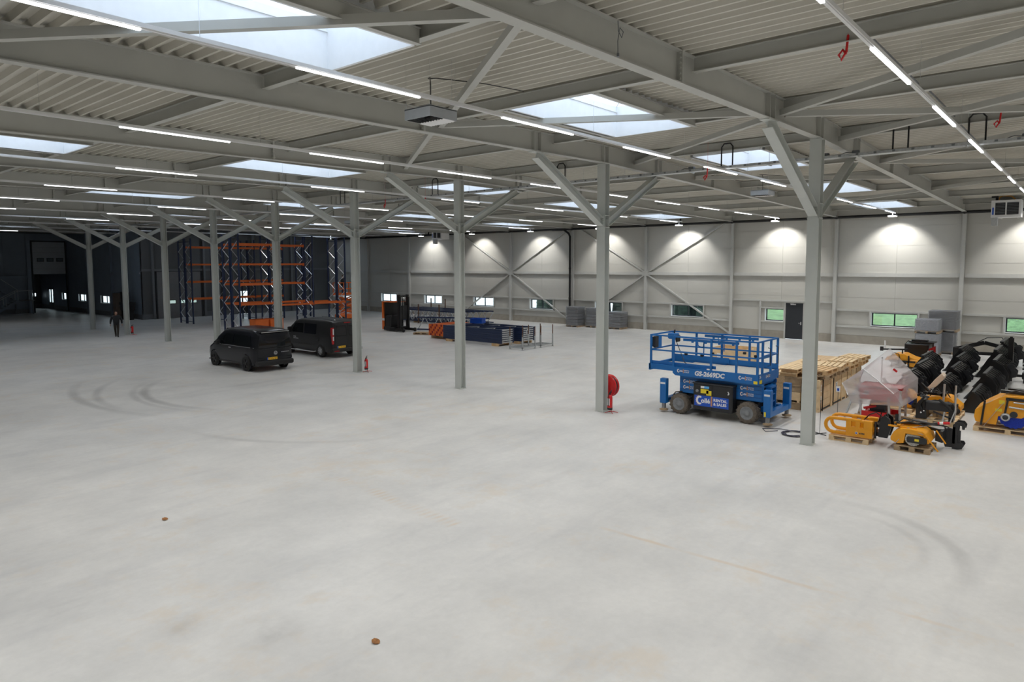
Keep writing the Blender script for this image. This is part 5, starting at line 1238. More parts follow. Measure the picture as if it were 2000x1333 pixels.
# folded scissor stack
for k, (z0, y0, y1) in enumerate(((0.68, -1.42, 1.22), (0.84, -1.46, 1.24), (1.00, -1.44, 1.22), (1.13, -1.46, 1.24))):
    for sx in (-0.56, 0.52): obj('scissor_arm', MB().rbox(sx, sx + 0.06, y0, y1, z0, z0 + 0.125, 0.015), DEEPBLUE if k % 2 else BLUE, L)
    obj('cross_tube', MB().cyl((-0.54, y0 + 0.12, z0 + 0.06), (0.54, y0 + 0.12, z0 + 0.06), 0.035, 10).cyl((-0.54, y1 - 0.12, z0 + 0.06), (0.54, y1 - 0.12, z0 + 0.06), 0.035, 10), BLUE, L)
sidep = obj('stack_plate', MB().rbox(-0.70, -0.57, -1.48, 1.26, 0.68, 1.24, 0.02), BLUE, L)
for k in range(4): obj('seam', MB().box(-0.712, -0.70, -1.46, 1.24, 0.80 + 0.115 * k, 0.812 + 0.115 * k), DEEPBLUE, sidep)
obj('stack_core', MB().box(-0.5, 0.5, -1.2, 1.1, 0.66, 1.2), RUBBER, L)
for yl in (1.13, -0.78):
    for zz in (1.07, 0.88): company(sidep, -0.713, yl, zz, 0.085)
# platform: deck, skirt, roll-out deck
obj('deck_plate', MB().box(-0.84, 0.84, -1.38, 1.42, 1.47, 1.50), mat('deck_tread', (0.55, 0.52, 0.46), 0.6, var=0.15, scale=20), L)
sk = obj('platform_skirt', MB().prism([(-1.40, 1.235), (-1.40, 1.535), (1.43, 1.535), (1.43, 1.33), (1.33, 1.255)], 'x', XF - 0.012, XF + 0.012), BLUE, L)
obj('platform_skirt', MB().prism([(-1.40, 1.235), (-1.40, 1.535), (1.43, 1.535), (1.43, 1.33), (1.33, 1.255)], 'x', -XF - 0.012, -XF + 0.012), BLUE, L)
en = obj('end_skirt', MB().prism([(-0.85, 1.54), (-0.85, 1.235), (0.62, 1.235), (0.85, 1.33), (0.85, 1.54)], 'y', -1.412, -1.388), BLUE, L)
obj('extension_deck', MB().box(-0.76, 0.76, 1.2, 2.30, 1.43, 1.47), MATS['deck_tread'], L)
obj('extension_beam', MB().box(-0.82, -0.76, 0.3, 2.32, 1.38, 1.56).box(0.76, 0.82, 0.3, 2.32, 1.38, 1.56).box(-0.82, 0.82, 2.28, 2.34, 1.34, 1.56), BLUE, L)
for b in ((0.80, 0.82, -1.38, 1.4, 1.54, 1.70), (0.74, 0.76, 0.2, 2.28, 1.56, 1.74), (-0.76, -0.74, 0.0, 2.28, 1.56, 1.66)): box_part('toe_board', BLUE, L, *b)
lettering('GS-2669DC', 0.20, TEXTW, sk, (XF - 0.014, 0.66, 1.325), NR, bold=0.009, shear=0.12)
company(sk, XF - 0.012, 1.28, 1.42, 0.085); company(sk, XF - 0.012, -0.78, 1.40, 0.085)
company(en, 0, 0, 0, 0.075, rot=ER, fixed=(-0.30, -1.414, 1.42))
obj('sticker', MB().box(-0.80, -0.60, -1.418, -1.41, 1.25, 1.36), TEXTY, en)
obj('sticker', MB().box(XF - 0.016, XF - 0.01, -1.38, -1.26, 1.25, 1.34), TEXTY, sk)
lettering('26', 0.12, TEXTW, en, (-0.80, -1.414, 1.42), ER, bold=0.002)
# guard rails
g = MB(); TOP, MIDR = 2.52, 2.03
def hrail(p, q, z, s=0.045): g.bar((p[0], p[1], z), (q[0], q[1], z), s, s)
cor = [(-0.84, -1.36), (0.84, -1.36), (0.84, 1.42), (-0.84, 1.42)]
for z in (TOP, MIDR):
    hrail(cor[0], cor[1], z); hrail(cor[1], cor[2], z); hrail(cor[0], cor[3], z)
    hrail((-0.78, 0.4), (-0.78, 2.30), z - 0.0); hrail((0.78, 0.4), (0.78, 2.30), z); hrail((-0.78, 2.30), (0.78, 2.30), z)
obj('guard_rail', g, BLUE, L)
for (x, y) in ((-0.84, -1.36), (-0.84, -0.70), (-0.84, 0.12), (-0.84, 1.42), (0.84, -1.36), (0.84, -0.45), (0.84, 0.5), (0.84, 1.42), (-0.78, 2.28), (0.78, 2.28), (-0.45, -1.36), (0.25, -1.36)):
    obj('rail_post', MB().box(x - 0.03, x + 0.03, y - 0.03, y + 0.03, 1.5, TOP), BLUE, L)
rb = MB()
for sx in (-0.80, 0.80):
    rb.box(sx - 0.02, sx + 0.02, -0.75, 1.1, 2.40, 2.48)
    for yy in (-0.6, -0.15, 0.3, 0.75): rb.box(sx - 0.03, sx + 0.03, yy, yy + 0.06, 2.36, 2.42)
obj('slide_rail', rb, BLUE, L)
for sx in (-0.78, 0.78): obj('grab_handle', MB().tube([(sx, 0.62, 2.46), (sx, 0.60, 2.28), (sx, 0.42, 2.22), (sx, 0.40, 2.46), (sx, 0.40, 1.95)], 0.018, 7), BLUE, L)
for xx in (-0.12, 0.55): obj('gate_handle', MB().tube([(xx, -1.40, 2.3), (xx, -1.48, 2.28), (xx, -1.48, 1.75), (xx, -1.40, 1.73)], 0.014, 7), ANTH, L)
obj('gate_latch', MB().box(-0.42, 0.22, -1.385, -1.35, 1.98, 2.08), BLUE, L)
for (x, y, z) in ((-0.80, 1.0, 1.98), (-0.80, 0.45, 1.97), (-0.8, 0.1, 2.06), (0.8, -0.3, 1.95), (-0.84, -1.30, 2.1)): obj('lanyard_point', MB().rbox(x - 0.04, x + 0.04, y - 0.05, y + 0.05, z - 0.04, z + 0.04, 0.015), BLACK, L)
obj('document_box', MB().box(-0.72, -0.66, 2.22, 2.28, 2.12, 2.45).box(-0.66, -0.42, 2.20, 2.27, 2.08, 2.46), ANTH, L)
obj('box_plate', MB().box(-0.42, -0.2, 2.2, 2.27, 2.06, 2.48), BLUE, L)
ct = obj('control_box', MB().rbox(0.30, 0.62, 1.95, 2.25, 2.30, 2.50, 0.03), BLUE, L); obj('joystick', MB().cyl((0.42, 2.05, 2.5), (0.42, 2.03, 2.62), 0.025, 8).rbox(0.32, 0.6, 1.9, 1.96, 2.2, 2.42, 0.02), BLACK, ct)
obj('control_cable', MB().tube([(0.4, 2.0, 2.3), (0.2, 1.7, 1.9), (-0.1, 1.4, 1.6), (-0.2, 1.2, 1.53)], 0.014, 6), ANTH, L)
# outriggers
for (x, y, lab) in ((-0.88, -1.72, 0), (0.78, -1.72, 0), (-0.88, 1.72, 1), (0.78, 1.72, 1)):
    og = obj('outrigger', MB().rbox(x - 0.10, x + 0.10, y - 0.11, y + 0.11, 0.30, 1.12, 0.015), BLUE, L)
    obj('outrigger_leg', MB().box(x - 0.05, x + 0.05, y - 0.05, y + 0.05, 0.12, 0.32), HUBGREY, og)
    obj('foot_pad', MB().lathe([(0, 0.06), (0.13, 0.06), (0.15, 0.09), (0.05, 0.13), (0, 0.13)], 18, 'z', (x, y, 0)), WOOD3, og)
    obj('sticker', MB().box(x - 0.106, x - 0.10, y - 0.085, y + 0.085, 0.94, 1.0), TEXTW, og)
    if y < 0: obj('sticker', MB().box(x - 0.106, x - 0.10, y + 0.02, y + 0.08, 0.32, 0.46), TEXTY, og)
for s in (-1, 1):
    obj('outrigger_beam', MB().box(-0.80, 0.70, s*1.72 - 0.09, s*1.72 + 0.09, 0.30, 0.46).box(-0.45, -0.25, min(s*1.3, s*1.65), max(s*1.3, s*1.65), 0.34, 0.5).box(0.25, 0.45, min(s*1.3, s*1.65), max(s*1.3, s*1.65), 0.34, 0.5), BLUE, L)
ld = MB().box(-0.35, -0.31, -1.62, -1.45, 0.36, 1.12).box(0.05, 0.09, -1.62, -1.45, 0.36, 1.12).box(-0.36, 0.10, -1.62, -1.44, 1.08, 1.14)
for z in (0.42, 0.64, 0.86): ld.box(-0.31, 0.05, -1.60, -1.45, z, z + 0.035)
obj('entry_ladder', ld, BLUE, L); obj('ladder_back', MB().box(-0.31, 0.05, -1.46, -1.44, 0.36, 1.1), DEEPBLUE, L)
obj('hose', MB().tube([(-0.7, 1.3, 0.5), (-0.82, 1.4, 0.62), (-0.85, 1.32, 0.7), (-0.7, 1.15, 0.72)], 0.02, 7).tube([(-0.72, 1.25, 0.46), (-0.8, 0.95, 0.5), (-0.7, 0.8, 0.6)], 0.018, 7), BLACK, L)
# ------------------------------------------------------------------ pallets and crates
_pm = {}
def pallet(label, x, y, z=0.0, rz=0.0, m=None, lx=0.8, ly=1.2, group='wooden pallets', parent=None, h=0.144):
    """deck boards run along local y... stringer boards along x; blocks 3 x 3"""
    m = m or WOOD
    key = (m.name, lx, ly)
    if key not in _pm:
        k1 = h / 0.144
        _pm[key] = (MB().box(-0.0625, 0.0625, -ly/2, ly/2, 0.122*k1, h).mesh('deck_board', m), MB().box(-lx/2, lx/2, -0.06, 0.06, 0.10*k1, 0.122*k1).mesh('stringer_board', m),
                    MB().box(-0.055, 0.055, -0.07, 0.07, 0.022*k1, 0.10*k1).mesh('block', m), MB().box(-0.055, 0.055, -ly/2, ly/2, 0, 0.022*k1).mesh('base_board', m))
    t = thing('pallet', label, 'pallet', (x, y, z), rz, group)
    db, sb, bl, bb = _pm[key]
    for k in range(5): obj('deck_board', db, None, t, ((k - 2) * (lx - 0.125) / 4, 0, 0))
    for k in (-1, 0, 1):
        obj('stringer_board', sb, None, t, (0, k * (ly/2 - 0.06), 0)); obj('base_board', bb, None, t, (k * (lx/2 - 0.055), 0, 0))
        for q in (-1, 0, 1): obj('block', bl, None, t, (k * (lx/2 - 0.055), q * (ly/2 - 0.07), 0))
    return t
def crate(name, label, x0, x1, y0, y1, z0, z1, rows, m, posts=True, lid=True, npost=3):
    t = thing(name, label, 'crate', ((x0 + x1)/2, (y0 + y1)/2, z0), 0, None)
    hx, hy, h = (x1 - x0)/2, (y1 - y0)/2, z1 - z0
    rh = (h - 0.14) / rows
    for k in range(rows):
        a, b = 0.14 + k * rh + 0.004, 0.14 + (k + 1) * rh - 0.004
        for s in (-1, 1):
            obj('side_board', MB().box(-hx, hx, min(s*hy, s*(hy - 0.02)), max(s*hy, s*(hy - 0.02)), a, b), m, t)
            obj('end_board', MB().box(min(s*hx, s*(hx - 0.02)), max(s*hx, s*(hx - 0.02)), -hy + 0.02, hy - 0.02, a, b), m, t)
    if posts:
        for k in range(npost):
            x = -hx + 0.05 + k * (2*hx - 0.1)/(npost - 1)
            for s in (-1, 1): obj('batten', MB().box(x - 0.05, x + 0.05, min(s*hy, s*(hy + 0.025)), max(s*hy, s*(hy + 0.025)), 0.02, h), m, t)
    for k in range(3): obj('runner', MB().box(-hx, hx, -hy + k*(hy - 0.05), -hy + 0.1 + k*(hy - 0.05), 0, 0.10), m, t)
    obj('floor_board', MB().box(-hx + 0.02, hx - 0.02, -hy + 0.02, hy - 0.02, 0.10, 0.14), m, t)
    if lid:
        n = max(2, round(2*hy/0.2)); w = 2*hy/n
        for k in range(n): obj('lid_board', MB().box(-hx, hx, -hy + k*w + 0.004, -hy + (k+1)*w - 0.004, h, h + 0.02), m, t)
    return t
# long crate behind the lift, lid of loose planks
t = crate('long_crate', 'long chipboard crate with loose planks on its lid, behind the scissor lift end', 24.3, 30.6, 7.95, 9.1, 0, 0.98, 3, OSB)
for n, (y, dz, rz, ln, lab) in enumerate(((8.15, 0, 0.03, 3.2, 'pale plank lying on the long crate, nearest the edge'), (8.5, 0, -0.02, 4.6, 'pale plank lying on the middle of the long crate'), (8.85, 0, 0.015, 4.2, 'pale plank lying on the far side of the long crate'), (8.60, 0.045, 0.05, 2.2, 'short pale beam on top of the planks of the long crate'))):
    o = obj('plank', MB().box(-ln/2, ln/2, -0.10, 0.10, 0, 0.04), WOOD2, None, (26.9 - 0.2*n, y, 1.002 + dz)); o.rotation_euler = (0, 0, rz); tag(o, lab, 'plank', 'loose planks on the long crate')
# planked crate right of the nearest column
t = crate('plank_crate', 'long planked pine crate strapped and labelled, right of the nearest column', 23.45, 28.6, 6.78, 7.30, 0, 1.04, 4, WOOD2, npost=5)
for x in (-2.2, -1.0, 0.7, 1.9): obj('strap', MB().box(x - 0.012, x + 0.012, -0.260 - 0.028, -0.257, 0.0, 1.06).box(x - 0.012, x + 0.012, -0.288, 0.288, 1.06, 1.066), BLACK if x < 0 else WOOD3, t)
for (x, z, w, h) in ((-2.42, 0.30, 0.22, 0.22), (-2.40, 0.66, 0.14, 0.24), (-0.6, 0.55, 0.2, 0.22)):
    s = obj('paper_label', MB().box(x - w/2, x + w/2, -0.266, -0.2605, z, z + h), LABEL, t)
    m = MB()
    for k in range(4): m.box(x - w*0.4, x + w*(0.4 - 0.08*k), -0.268, -0.265, z + h*(0.2 + 0.17*k), z + h*(0.27 + 0.17*k))
    o = obj('print_lines', m, ANTH, s); o['kind'] = 'stuff'
obj('fork_slot', MB().box(-2.3, -1.3, -0.266, -0.259, 0.03, 0.09).box(-0.9, 0.5, -0.266, -0.259, 0.03, 0.09).box(0.8, 1.8, -0.266, -0.259, 0.03, 0.09), BLACK, t)
# pallets thrown on top of it
PZ = 1.07
for n, (x, y, z, rz, m, lab) in enumerate((
    (24.2, 6.98, PZ, 0.06, WOOD3, 'weathered pallet lowest at the front end of the plank crate'),
    (24.3, 7.02, PZ + 0.146, -0.05, WOOD, 'pale pallet on top at the front end of the plank crate'),
    (25.7, 7.0, PZ, 0.03, WOOD3, 'weathered pallet second from the front on the plank crate'),
    (25.6, 7.02, PZ + 0.146, 0.10, WOOD2, 'pale pallet on top, second from the front of the plank crate'),
    (27.0, 7.0, PZ, -0.03, WOOD, 'pale pallet third from the front on the plank crate'),
    (27.1, 7.02, PZ + 0.146, 0.05, WOOD2, 'pale pallet on top, third from the front of the plank crate'),
    (28.5, 7.0, PZ, 0.06, WOOD, 'pale pallet lowest at the far end of the plank crate'),
    (28.48, 6.98, PZ + 0.146, -0.06, WOOD2, 'pale pallet on top at the far end of the plank crate'))):
    pallet(lab, x, y, z, rz + PI/2, m, 0.8, 1.2, 'pallets on the plank crate')
# stack left of the nearest column

SX, SY = 23.95, 7.64
t = thing('pallet_box', 'low weathered timber skid at the bottom of the stack left of the nearest column', 'skid', (SX, SY, 0), 0, 'stack left of the nearest column')
for k in (-1, 0, 1): obj('bearer', MB().box(k * 0.42 - 0.05, k * 0.42 + 0.05, -0.27, 0.27, 0, 0.22), WOOD3, t)
for k in range(4): obj('deck_board', MB().box(-0.5, 0.5, -0.27 + k * 0.138, -0.14 + k * 0.138, 0.22, 0.25), WOOD3, t)
t = thing('flat_box', 'flat pale box with an orange spot in the stack left of the nearest column', 'box', (SX, SY, 0.25), 0, 'stack left of the nearest column')
obj('box_body', MB().rbox(-0.48, 0.48, -0.26, 0.26, 0.06, 0.34, 0.01), WOOD2, t)
for k in (-1, 1): obj('foot_strip', MB().box(-0.48, 0.48, k * 0.2 - 0.04, k * 0.2 + 0.04, 0, 0.06), WOOD2, t)
obj('orange_spot', MB().lathe([(0, 0.341), (0.1, 0.341), (0.1, 0.344), (0, 0.344)], 16, 'z', (-0.2, 0.05, 0)), TEXTO, t)
for k, (dz, m, lab) in enumerate(((0.60, WOOD3, 'weathered skid above the flat box left of the nearest column'), (0.85, WOOD3, 'dark weathered skid upper in the stack left of the nearest column'))):
    t = thing('pallet_box', lab, 'skid', (SX + 0.03 * k, SY, dz), 0, 'stack left of the nearest column')
    for q in (-1, 0, 1): obj('bearer', MB().box(q * 0.42 - 0.05, q * 0.42 + 0.05, -0.27, 0.27, 0, 0.2), m, t)
    for q in range(4): obj('deck_board', MB().box(-0.5, 0.5, -0.27 + q * 0.138, -0.14 + q * 0.138, 0.2, 0.245), m, t)
for k, (dz, dy, lab) in enumerate(((1.10, 0.05, 'pale board lid lowest on the stack left of the nearest column'), (1.24, 0.02, 'pale board lid topmost on the stack left of the nearest column'))):
    t = thing('board_lid', lab, 'lid', (SX + 0.3, SY - 0.02 + dy, dz), 0.0, 'stack left of the nearest column')
    for q in range(3): obj('batten', MB().box(-0.75 + q * 0.7, -0.65 + q * 0.7, -0.14, 0.4, 0, 0.11), WOOD, t)
    for q in range(4): obj('lid_board', MB().box(-0.85, 0.85, -0.16 + q * 0.15, -0.03 + q * 0.15, 0.11, 0.13), WOOD2, t)
# open crate far behind the lift
t = crate('open_crate', 'pale open topped crate with papers, standing behind the scissor lift', 32.2, 33.6, 12.7, 14.4, 0, 0.78, 3, WOOD2, lid=False, npost=3)
obj('paper_label', MB().box(-0.712, -0.702, 0.3, 0.6, 0.2, 0.5), LABEL, t)
pallet('weathered small pallet behind the orange beam stack', 32.6, 36.0, 0, 0.4, WOOD3)
# sign stands, cable coil
for n, (x, y, lab) in enumerate(((20.54, 5.88, 'thin black sign stand beside the nearest column, without a card'), (22.9, 6.05, 'thin black sign stand before the plank crate, with a white card'))):
    t = thing('sign_stand', lab, 'stand', (x, y, 0), 0, 'thin sign stands')
    obj('pole', MB().cyl((0, 0, 0.02), (0, 0, 0.98), 0.008, 6), ANTH, t)
    obj('foot', MB().bar((-0.2, 0.12, 0.012), (0.2, -0.12, 0.012), 0.025, 0.02).bar((-0.12, -0.2, 0.012), (0.12, 0.2, 0.012), 0.025, 0.018), ANTH, t)
    if n:
        cd = obj('card', MB().box(-0.006, 0.006, -0.06, 0.06, 0.86, 1.04), LABEL, t); obj('print_block', MB().box(-0.009, -0.006, -0.03, 0.03, 0.90, 0.98), SIGNBLUE, cd)
cw = mat('dark_blue_cable', (0.06, 0.06, 0.09), 0.5, var=0.1)
pts = [(0.33 * (1 + 0.12 * math.sin(1.7 * a)) * math.cos(a), 0.30 * (1 + 0.15 * math.sin(2.3 * a)) * math.sin(a), 0.015 + 0.004 * (k % 9)) for k, a in enumerate([q * 0.3 for q in range(150)])] + [(0.4, 0.5, 0.012), (0.1, 0.95, 0.012), (-0.2, 0.75, 0.012), (0.1, 0.5, 0.012)]
o = obj('cable_coil', MB().tube(pts, 0.011, 5), cw, None, (20.0, 6.42, 0)); tag(o, 'coil of dark cable on the floor left of the nearest column', 'cable')
# ------------------------------------------------------------------ machine attachments at the right
MBLACK = mat('satin_black_paint', (0.010, 0.010, 0.011), 0.28, var=0.1, scale=4)
CHAR = mat('charcoal_cover', (0.022, 0.023, 0.026), 0.4, var=0.05)
BRISTLE = mat('white_bristle', (0.62, 0.60, 0.56), 0.9, var=0.3, scale=40)
BRISTLEB = mat('blue_bristle', (0.01, 0.035, 0.36), 0.8, var=0.25, scale=40)
STRAP = mat('grey_strap', (0.45, 0.45, 0.44), 0.8, var=0.1)
CREAM = mat('cream_board', (0.74, 0.62, 0.50), 0.6, var=0.05)
def arc_tube(mb, y0, y1, z0, z1, x, r):
    """flat loop lying in the y-z plane: round end at y1 (left as seen), open towards y0"""
    pts = []; rr = (z1 - z0) / 2; zc = (z0 + z1) / 2
    pts.append((x, y0, z1))
    for k in range(9):
        a = PI / 2 + PI * k / 8
        pts.append((x, y1 - rr + rr * -math.cos(a), zc + rr * math.sin(a)))
    pts.append((x, y0 + 0.35, z0))
    return mb.tube(pts, r, 10)
# --- yellow tube clamp on its pallet
pallet('new pale pallet under the yellow tube clamp', 20.45, 5.0, 0, 0, WOOD2, 0.8, 1.0, 'pallets under machine attachments')
t = thing('tube_clamp', 'yellow bale clamp of bent tubes on a pallet, beside the nearest column', 'attachment', (20.45, 5.0, 0.146), 0)
for n, x in enumerate((-0.30, 0.28)):
    a = obj('clamp_arm', arc_tube(MB(), -0.30, 0.62, 0.07, 0.47, x, 0.048).tube([(x, -0.30, 0.47), (x, -0.40, 0.44), (x, -0.44, 0.36)], 0.048, 10), YELLOW, t)
    obj('arm_plate', MB().prism([(0.08, 0.03), (0.08, 0.27), (-0.08, 0.30), (-0.58, 0.27), (-0.58, 0.03)], 'x', x - 0.055, x + 0.045), YELLOW, a)
    obj('arm_post', MB().box(x - 0.05, x + 0.04, -0.05, 0.08, 0.25, 0.46).box(x - 0.05, x + 0.04, -0.27, -0.16, 0.25, 0.46), YELLOW, a)
    obj('arm_block', MB().rbox(x - 0.06, x + 0.10, -0.58, -0.36, 0.26, 0.50, 0.012), YELLOW, a)
em = MB().lathe([(0.024, -0.003), (0.034, -0.003), (0.034, 0.0)], 16, 'x', (-0.3565, -0.19, 0.135)); em.k = 1; em.lathe([(0, -0.003), (0.022, -0.003)], 12, 'x', (-0.3565, -0.19, 0.135)); obj('round_emblem', em, [LABEL, SIGNBLUE], t)
lb = MB()
for k in range(4): lb.box(-0.3575, -0.3545, -0.29 - 0.034 * k, -0.265 - 0.034 * k, 0.115, 0.155)
o = obj('maker_letters', lb, ANTH, t); o['kind'] = 'stuff'
obj('pivot_frame', MB().box(-0.2, 0.25, -0.75, -0.58, 0.10, 0.20).box(-0.2, 0.25, -0.72, -0.58, 0.34, 0.42).cyl((-0.28, -0.64, 0.05), (-0.28, -0.64, 0.5), 0.03, 10).cyl((0.28, -0.64, 0.05), (0.28, -0.64, 0.5), 0.03, 10), MBLACK, t)
hp = MB()
for x in (-0.18, 0.20): hp.prism([(-0.70, 0.08), (-0.74, 0.62), (-0.84, 0.68), (-0.96, 0.60), (-1.00, 0.36), (-0.92, 0.08)], 'x', x - 0.03, x + 0.03)
obj('hitch_plate', hp.box(-0.18, 0.2, -0.86, -0.80, 0.3, 0.36), MBLACK, t)
obj('hydraulic_hose', MB().tube([(0.0, -0.30, 0.47), (0.0, -0.42, 0.62), (0.02, -0.58, 0.70), (0.0, -0.72, 0.62), (-0.02, -0.78, 0.45)], 0.016, 7).tube([(0.1, -0.62, 0.4), (0.12, -0.7, 0.72), (0.05, -0.84, 0.74), (0.0, -0.9, 0.5)], 0.014, 7), BLACK, t)

def sweeper(label, loc, prof, x0, x1, by, bz, brad, bm, parts=None, group='yellow sweepers'):
    t = thing('sweeper', label, 'sweeper', loc, 0, group)
    obj('hood', MB().prism(prof, 'x', x0, x1), YELLOW, t, bevel=0.012)
    br = MB(); n = 40
    for k in range(12):
        xa = x0 + 0.02 + (x1 - x0 - 0.04) * k / 12; xb = xa + (x1 - x0 - 0.04) / 13
        pr_ = [(by + (brad * (1.0 if q % 2 else 0.93)) * math.cos(2*PI*q/n), bz + (brad * (1.0 if q % 2 else 0.93)) * math.sin(2*PI*q/n)) for q in range(n)]
        br.prism(pr_, 'x', xa, xb)
    obj('brush', br, bm, t)
    obj('brush_shaft', MB().cyl((x0 - 0.03, by, bz), (x1 + 0.03, by, bz), brad * 0.22, 14), ANTH, t)
    return t
# --- sweeper in the foreground, on a weathered pallet
pallet('weathered pallet under the front yellow sweeper', 20.48, 3.46, 0, 0, WOOD3, 0.95, 0.82, 'pallets under machine attachments')
S = sweeper('front yellow sweeper with white brush and black side cover, on a weathered pallet', (20.48, 3.5, 0.146),
    [(0.46, 0.10), (0.47, 0.18), (0.40, 0.33), (0.26, 0.43), (0.05, 0.45), (-0.25, 0.43), (-0.33, 0.38), (-0.42, 0.13), (-0.38, 0.12), (-0.28, 0.30), (0.12, 0.32), (0.16, 0.06), (0.30, 0.03)], -0.44, 0.52, -0.05, 0.19, 0.185, BRISTLE)
c = MB(); pr_ = []
for k in range(7): a = PI/2 + PI*k/6; pr_.append((0.0 + 0.075 * -math.cos(a) * -1, 0))
poly = [(0.02 - 0.075 * math.cos(a), 0.19 + 0.08 * math.sin(a)) for a in [PI/2 + PI*k/8 for k in range(9)]][::-1] + [(-0.32 - 0.075 * math.cos(a), 0.19 + 0.08 * math.sin(a)) for a in [-PI/2 + PI*k/8 for k in range(9)]][::-1]
cvr = obj('side_cover', c.prism([(y if abs(y) < 9 else 0, z) for y, z in [(0.06, 0.11), (0.085, 0.15), (0.085, 0.23), (0.06, 0.27), (-0.34, 0.27), (-0.375, 0.23), (-0.375, 0.15), (-0.34, 0.11)]], 'x', -0.50, -0.44), CHAR, S, bevel=0.015)
obj('yellow_sticker', MB().box(-0.506, -0.499, -0.20, -0.10, 0.165, 0.225), TEXTY, cvr)
obj('lifting_bar', MB().box(-0.30, -0.24, -0.1, 0.56, 0.43, 0.47).box(0.1, 0.16, -0.2, 0.5, 0.44, 0.48).box(-0.3, 0.5, 0.28, 0.36, 0.45, 0.50), YELLOW, S)
obj('drive_arm', MB().bar((0.05, 0.3, 0.50), (0.2, -0.6, 0.54), 0.05, 0.05).bar((0.3, 0.1, 0.46), (0.3, -0.55, 0.36), 0.06, 0.07), MBLACK, S)
obj('frame_tube', MB().bar((-0.44, -0.30, 0.38), (-0.40, -0.62, -0.04), 0.045, 0.03), YELLOW, S); obj('frame_tube', MB().bar((0.0, -0.5, 0.42), (0.02, -0.72, 0.10), 0.03, 0.03), YELLOW, S)
obj('tie_strap', MB().bar((-0.46, 0.34, 0.04), (-0.35, 0.10, 0.42), 0.03, 0.008).bar((-0.35, 0.10, 0.455), (0.2, -0.25, 0.46), 0.03, 0.008).bar((-0.36, 0.12, 0.44), (-0.46, -0.28, 0.36), 0.02, 0.008), STRAP, S)
obj('hydraulic_hose', MB().tube([(-0.2, 0.35, 0.52), (-0.1, 0.1, 0.58), (0.0, -0.2, 0.50), (0.1, -0.5, 0.56), (0.2, -0.75, 0.5)], 0.018, 7).tube([(-0.1, 0.3, 0.50), (0.0, 0.0, 0.60), (0.1, -0.3, 0.55), (0.15, -0.6, 0.6), (0.25, -0.7, 0.4)], 0.016, 7).tube([(0.0, 0.42, 0.48), (0.2, 0.3, 0.58), (0.3, 0.0, 0.55), (0.35, -0.4, 0.5)], 0.018, 7), BLACK, S)
obj('red_sleeve', MB().cyl((0.05, -0.52, 0.60), (0.05, -0.78, 0.64), 0.035, 12), RED, S); obj('sleeve_label', MB().cyl((0.05, -0.56, 0.606), (0.05, -0.64, 0.62), 0.037, 12), LABEL, S)
obj('hitch_plate', MB().prism([(-0.58, 0.0), (-0.58, 0.36), (-0.70, 0.40), (-0.96, 0.36), (-0.96, -0.10), (-0.62, -0.12)], 'x', 0.62, 0.66).prism([(-0.45, 0.10), (-0.45, 0.34), (-0.62, 0.36), (-0.62, 0.06)], 'x', 0.2, 0.62), CHAR, S)
hk = MB()
for x in (0.60, 0.92):
    hk.prism([(-0.78, -0.14), (-0.78, 0.50), (-0.86, 0.58), (-1.00, 0.58), (-1.06, 0.50), (-1.04, 0.40), (-0.99, 0.40), (-0.98, 0.49), (-0.90, 0.50), (-0.88, 0.04), (-1.00, 0.04), (-1.04, -0.02), (-1.00, -0.12), (-0.90, -0.14)], 'x', x, x + 0.035)
obj('hitch_hook', hk.box(0.60, 0.955, -0.84, -0.78, 0.0, 0.45), CHAR, S)
# --- big sweeper at the right edge
pallet('pale pallet under the right yellow sweeper', 24.45, 1.75, 0, 0, WOOD2, 1.2, 1.66, 'pallets under machine attachments')
S = sweeper('right yellow sweeper with blue brush on a pale pallet, at the photo edge', (24.4, 1.75, 0.146),
    [(0.78, 0.14), (0.82, 0.28), (0.80, 0.48), (0.56, 0.68), (0.24, 0.90), (0.10, 0.97), (-0.45, 0.99), (-0.85, 0.86), (-0.95, 0.45), (-0.86, 0.40), (-0.62, 0.62), (-0.30, 0.36), (0.02, 0.36), (0.24, 0.36), (0.28, 0.10), (0.40, 0.10)], -0.55, 0.65, -0.12, 0.45, 0.415, BRISTLEB)
obj('hub_disc', MB().lathe([(0, -0.06), (0.10, -0.06), (0.12, -0.03), (0.12, 0.0), (0, 0.0)], 18, 'x', (-0.56, 0.07, 0.36)), GALV, S); obj('hub_bolt', MB().lathe([(0, -0.07), (0.07, -0.07), (0.07, -0.05)], 14, 'x', (-0.56, 0.07, 0.36)), ANTH, S)
obj('support_post', MB().bar((-0.59, 0.09, 0.42), (-0.59, 0.03, 0.90), 0.05, 0.03), MBLACK, S)
obj('leg_tube', MB().bar((-0.58, 0.64, 0.05), (-0.58, 0.57, 0.78), 0.05, 0.03), MBLACK, S)
obj('tie_strap', MB().bar((-0.575, 0.58, 0.02), (-0.565, 0.30, 0.50), 0.05, 0.008).bar((-0.565, 0.30, 0.50), (-0.565, 0.12, 0.78), 0.06, 0.01).bar((-0.56, 0.62, 0.64), (-0.5, 0.14, 0.96), 0.03, 0.01), STRAP, S)
obj('yellow_sticker', MB().box(-0.557, -0.551, 0.10, 0.24, 0.72, 0.83).box(-0.557, -0.551, 0.16, 0.32, 0.50, 0.58), TEXTY, S)
obj('top_beam', MB().rbox(-0.3, -0.16, -1.1, 0.24, 1.0, 1.09, 0.01).rbox(0.1, 0.25, -1.0, 0.1, 1.0, 1.1, 0.01).box(-0.57, -0.5, -0.9, 0.08, 0.84, 0.92), MBLACK, S)
obj('grey_pipe', MB().cyl((-0.58, 0.0, 0.66), (-0.58, -0.8, 0.62), 0.025, 8).cyl((-0.58, -0.1, 0.80), (-0.58, -0.8, 0.78), 0.02, 8), GALV, S)
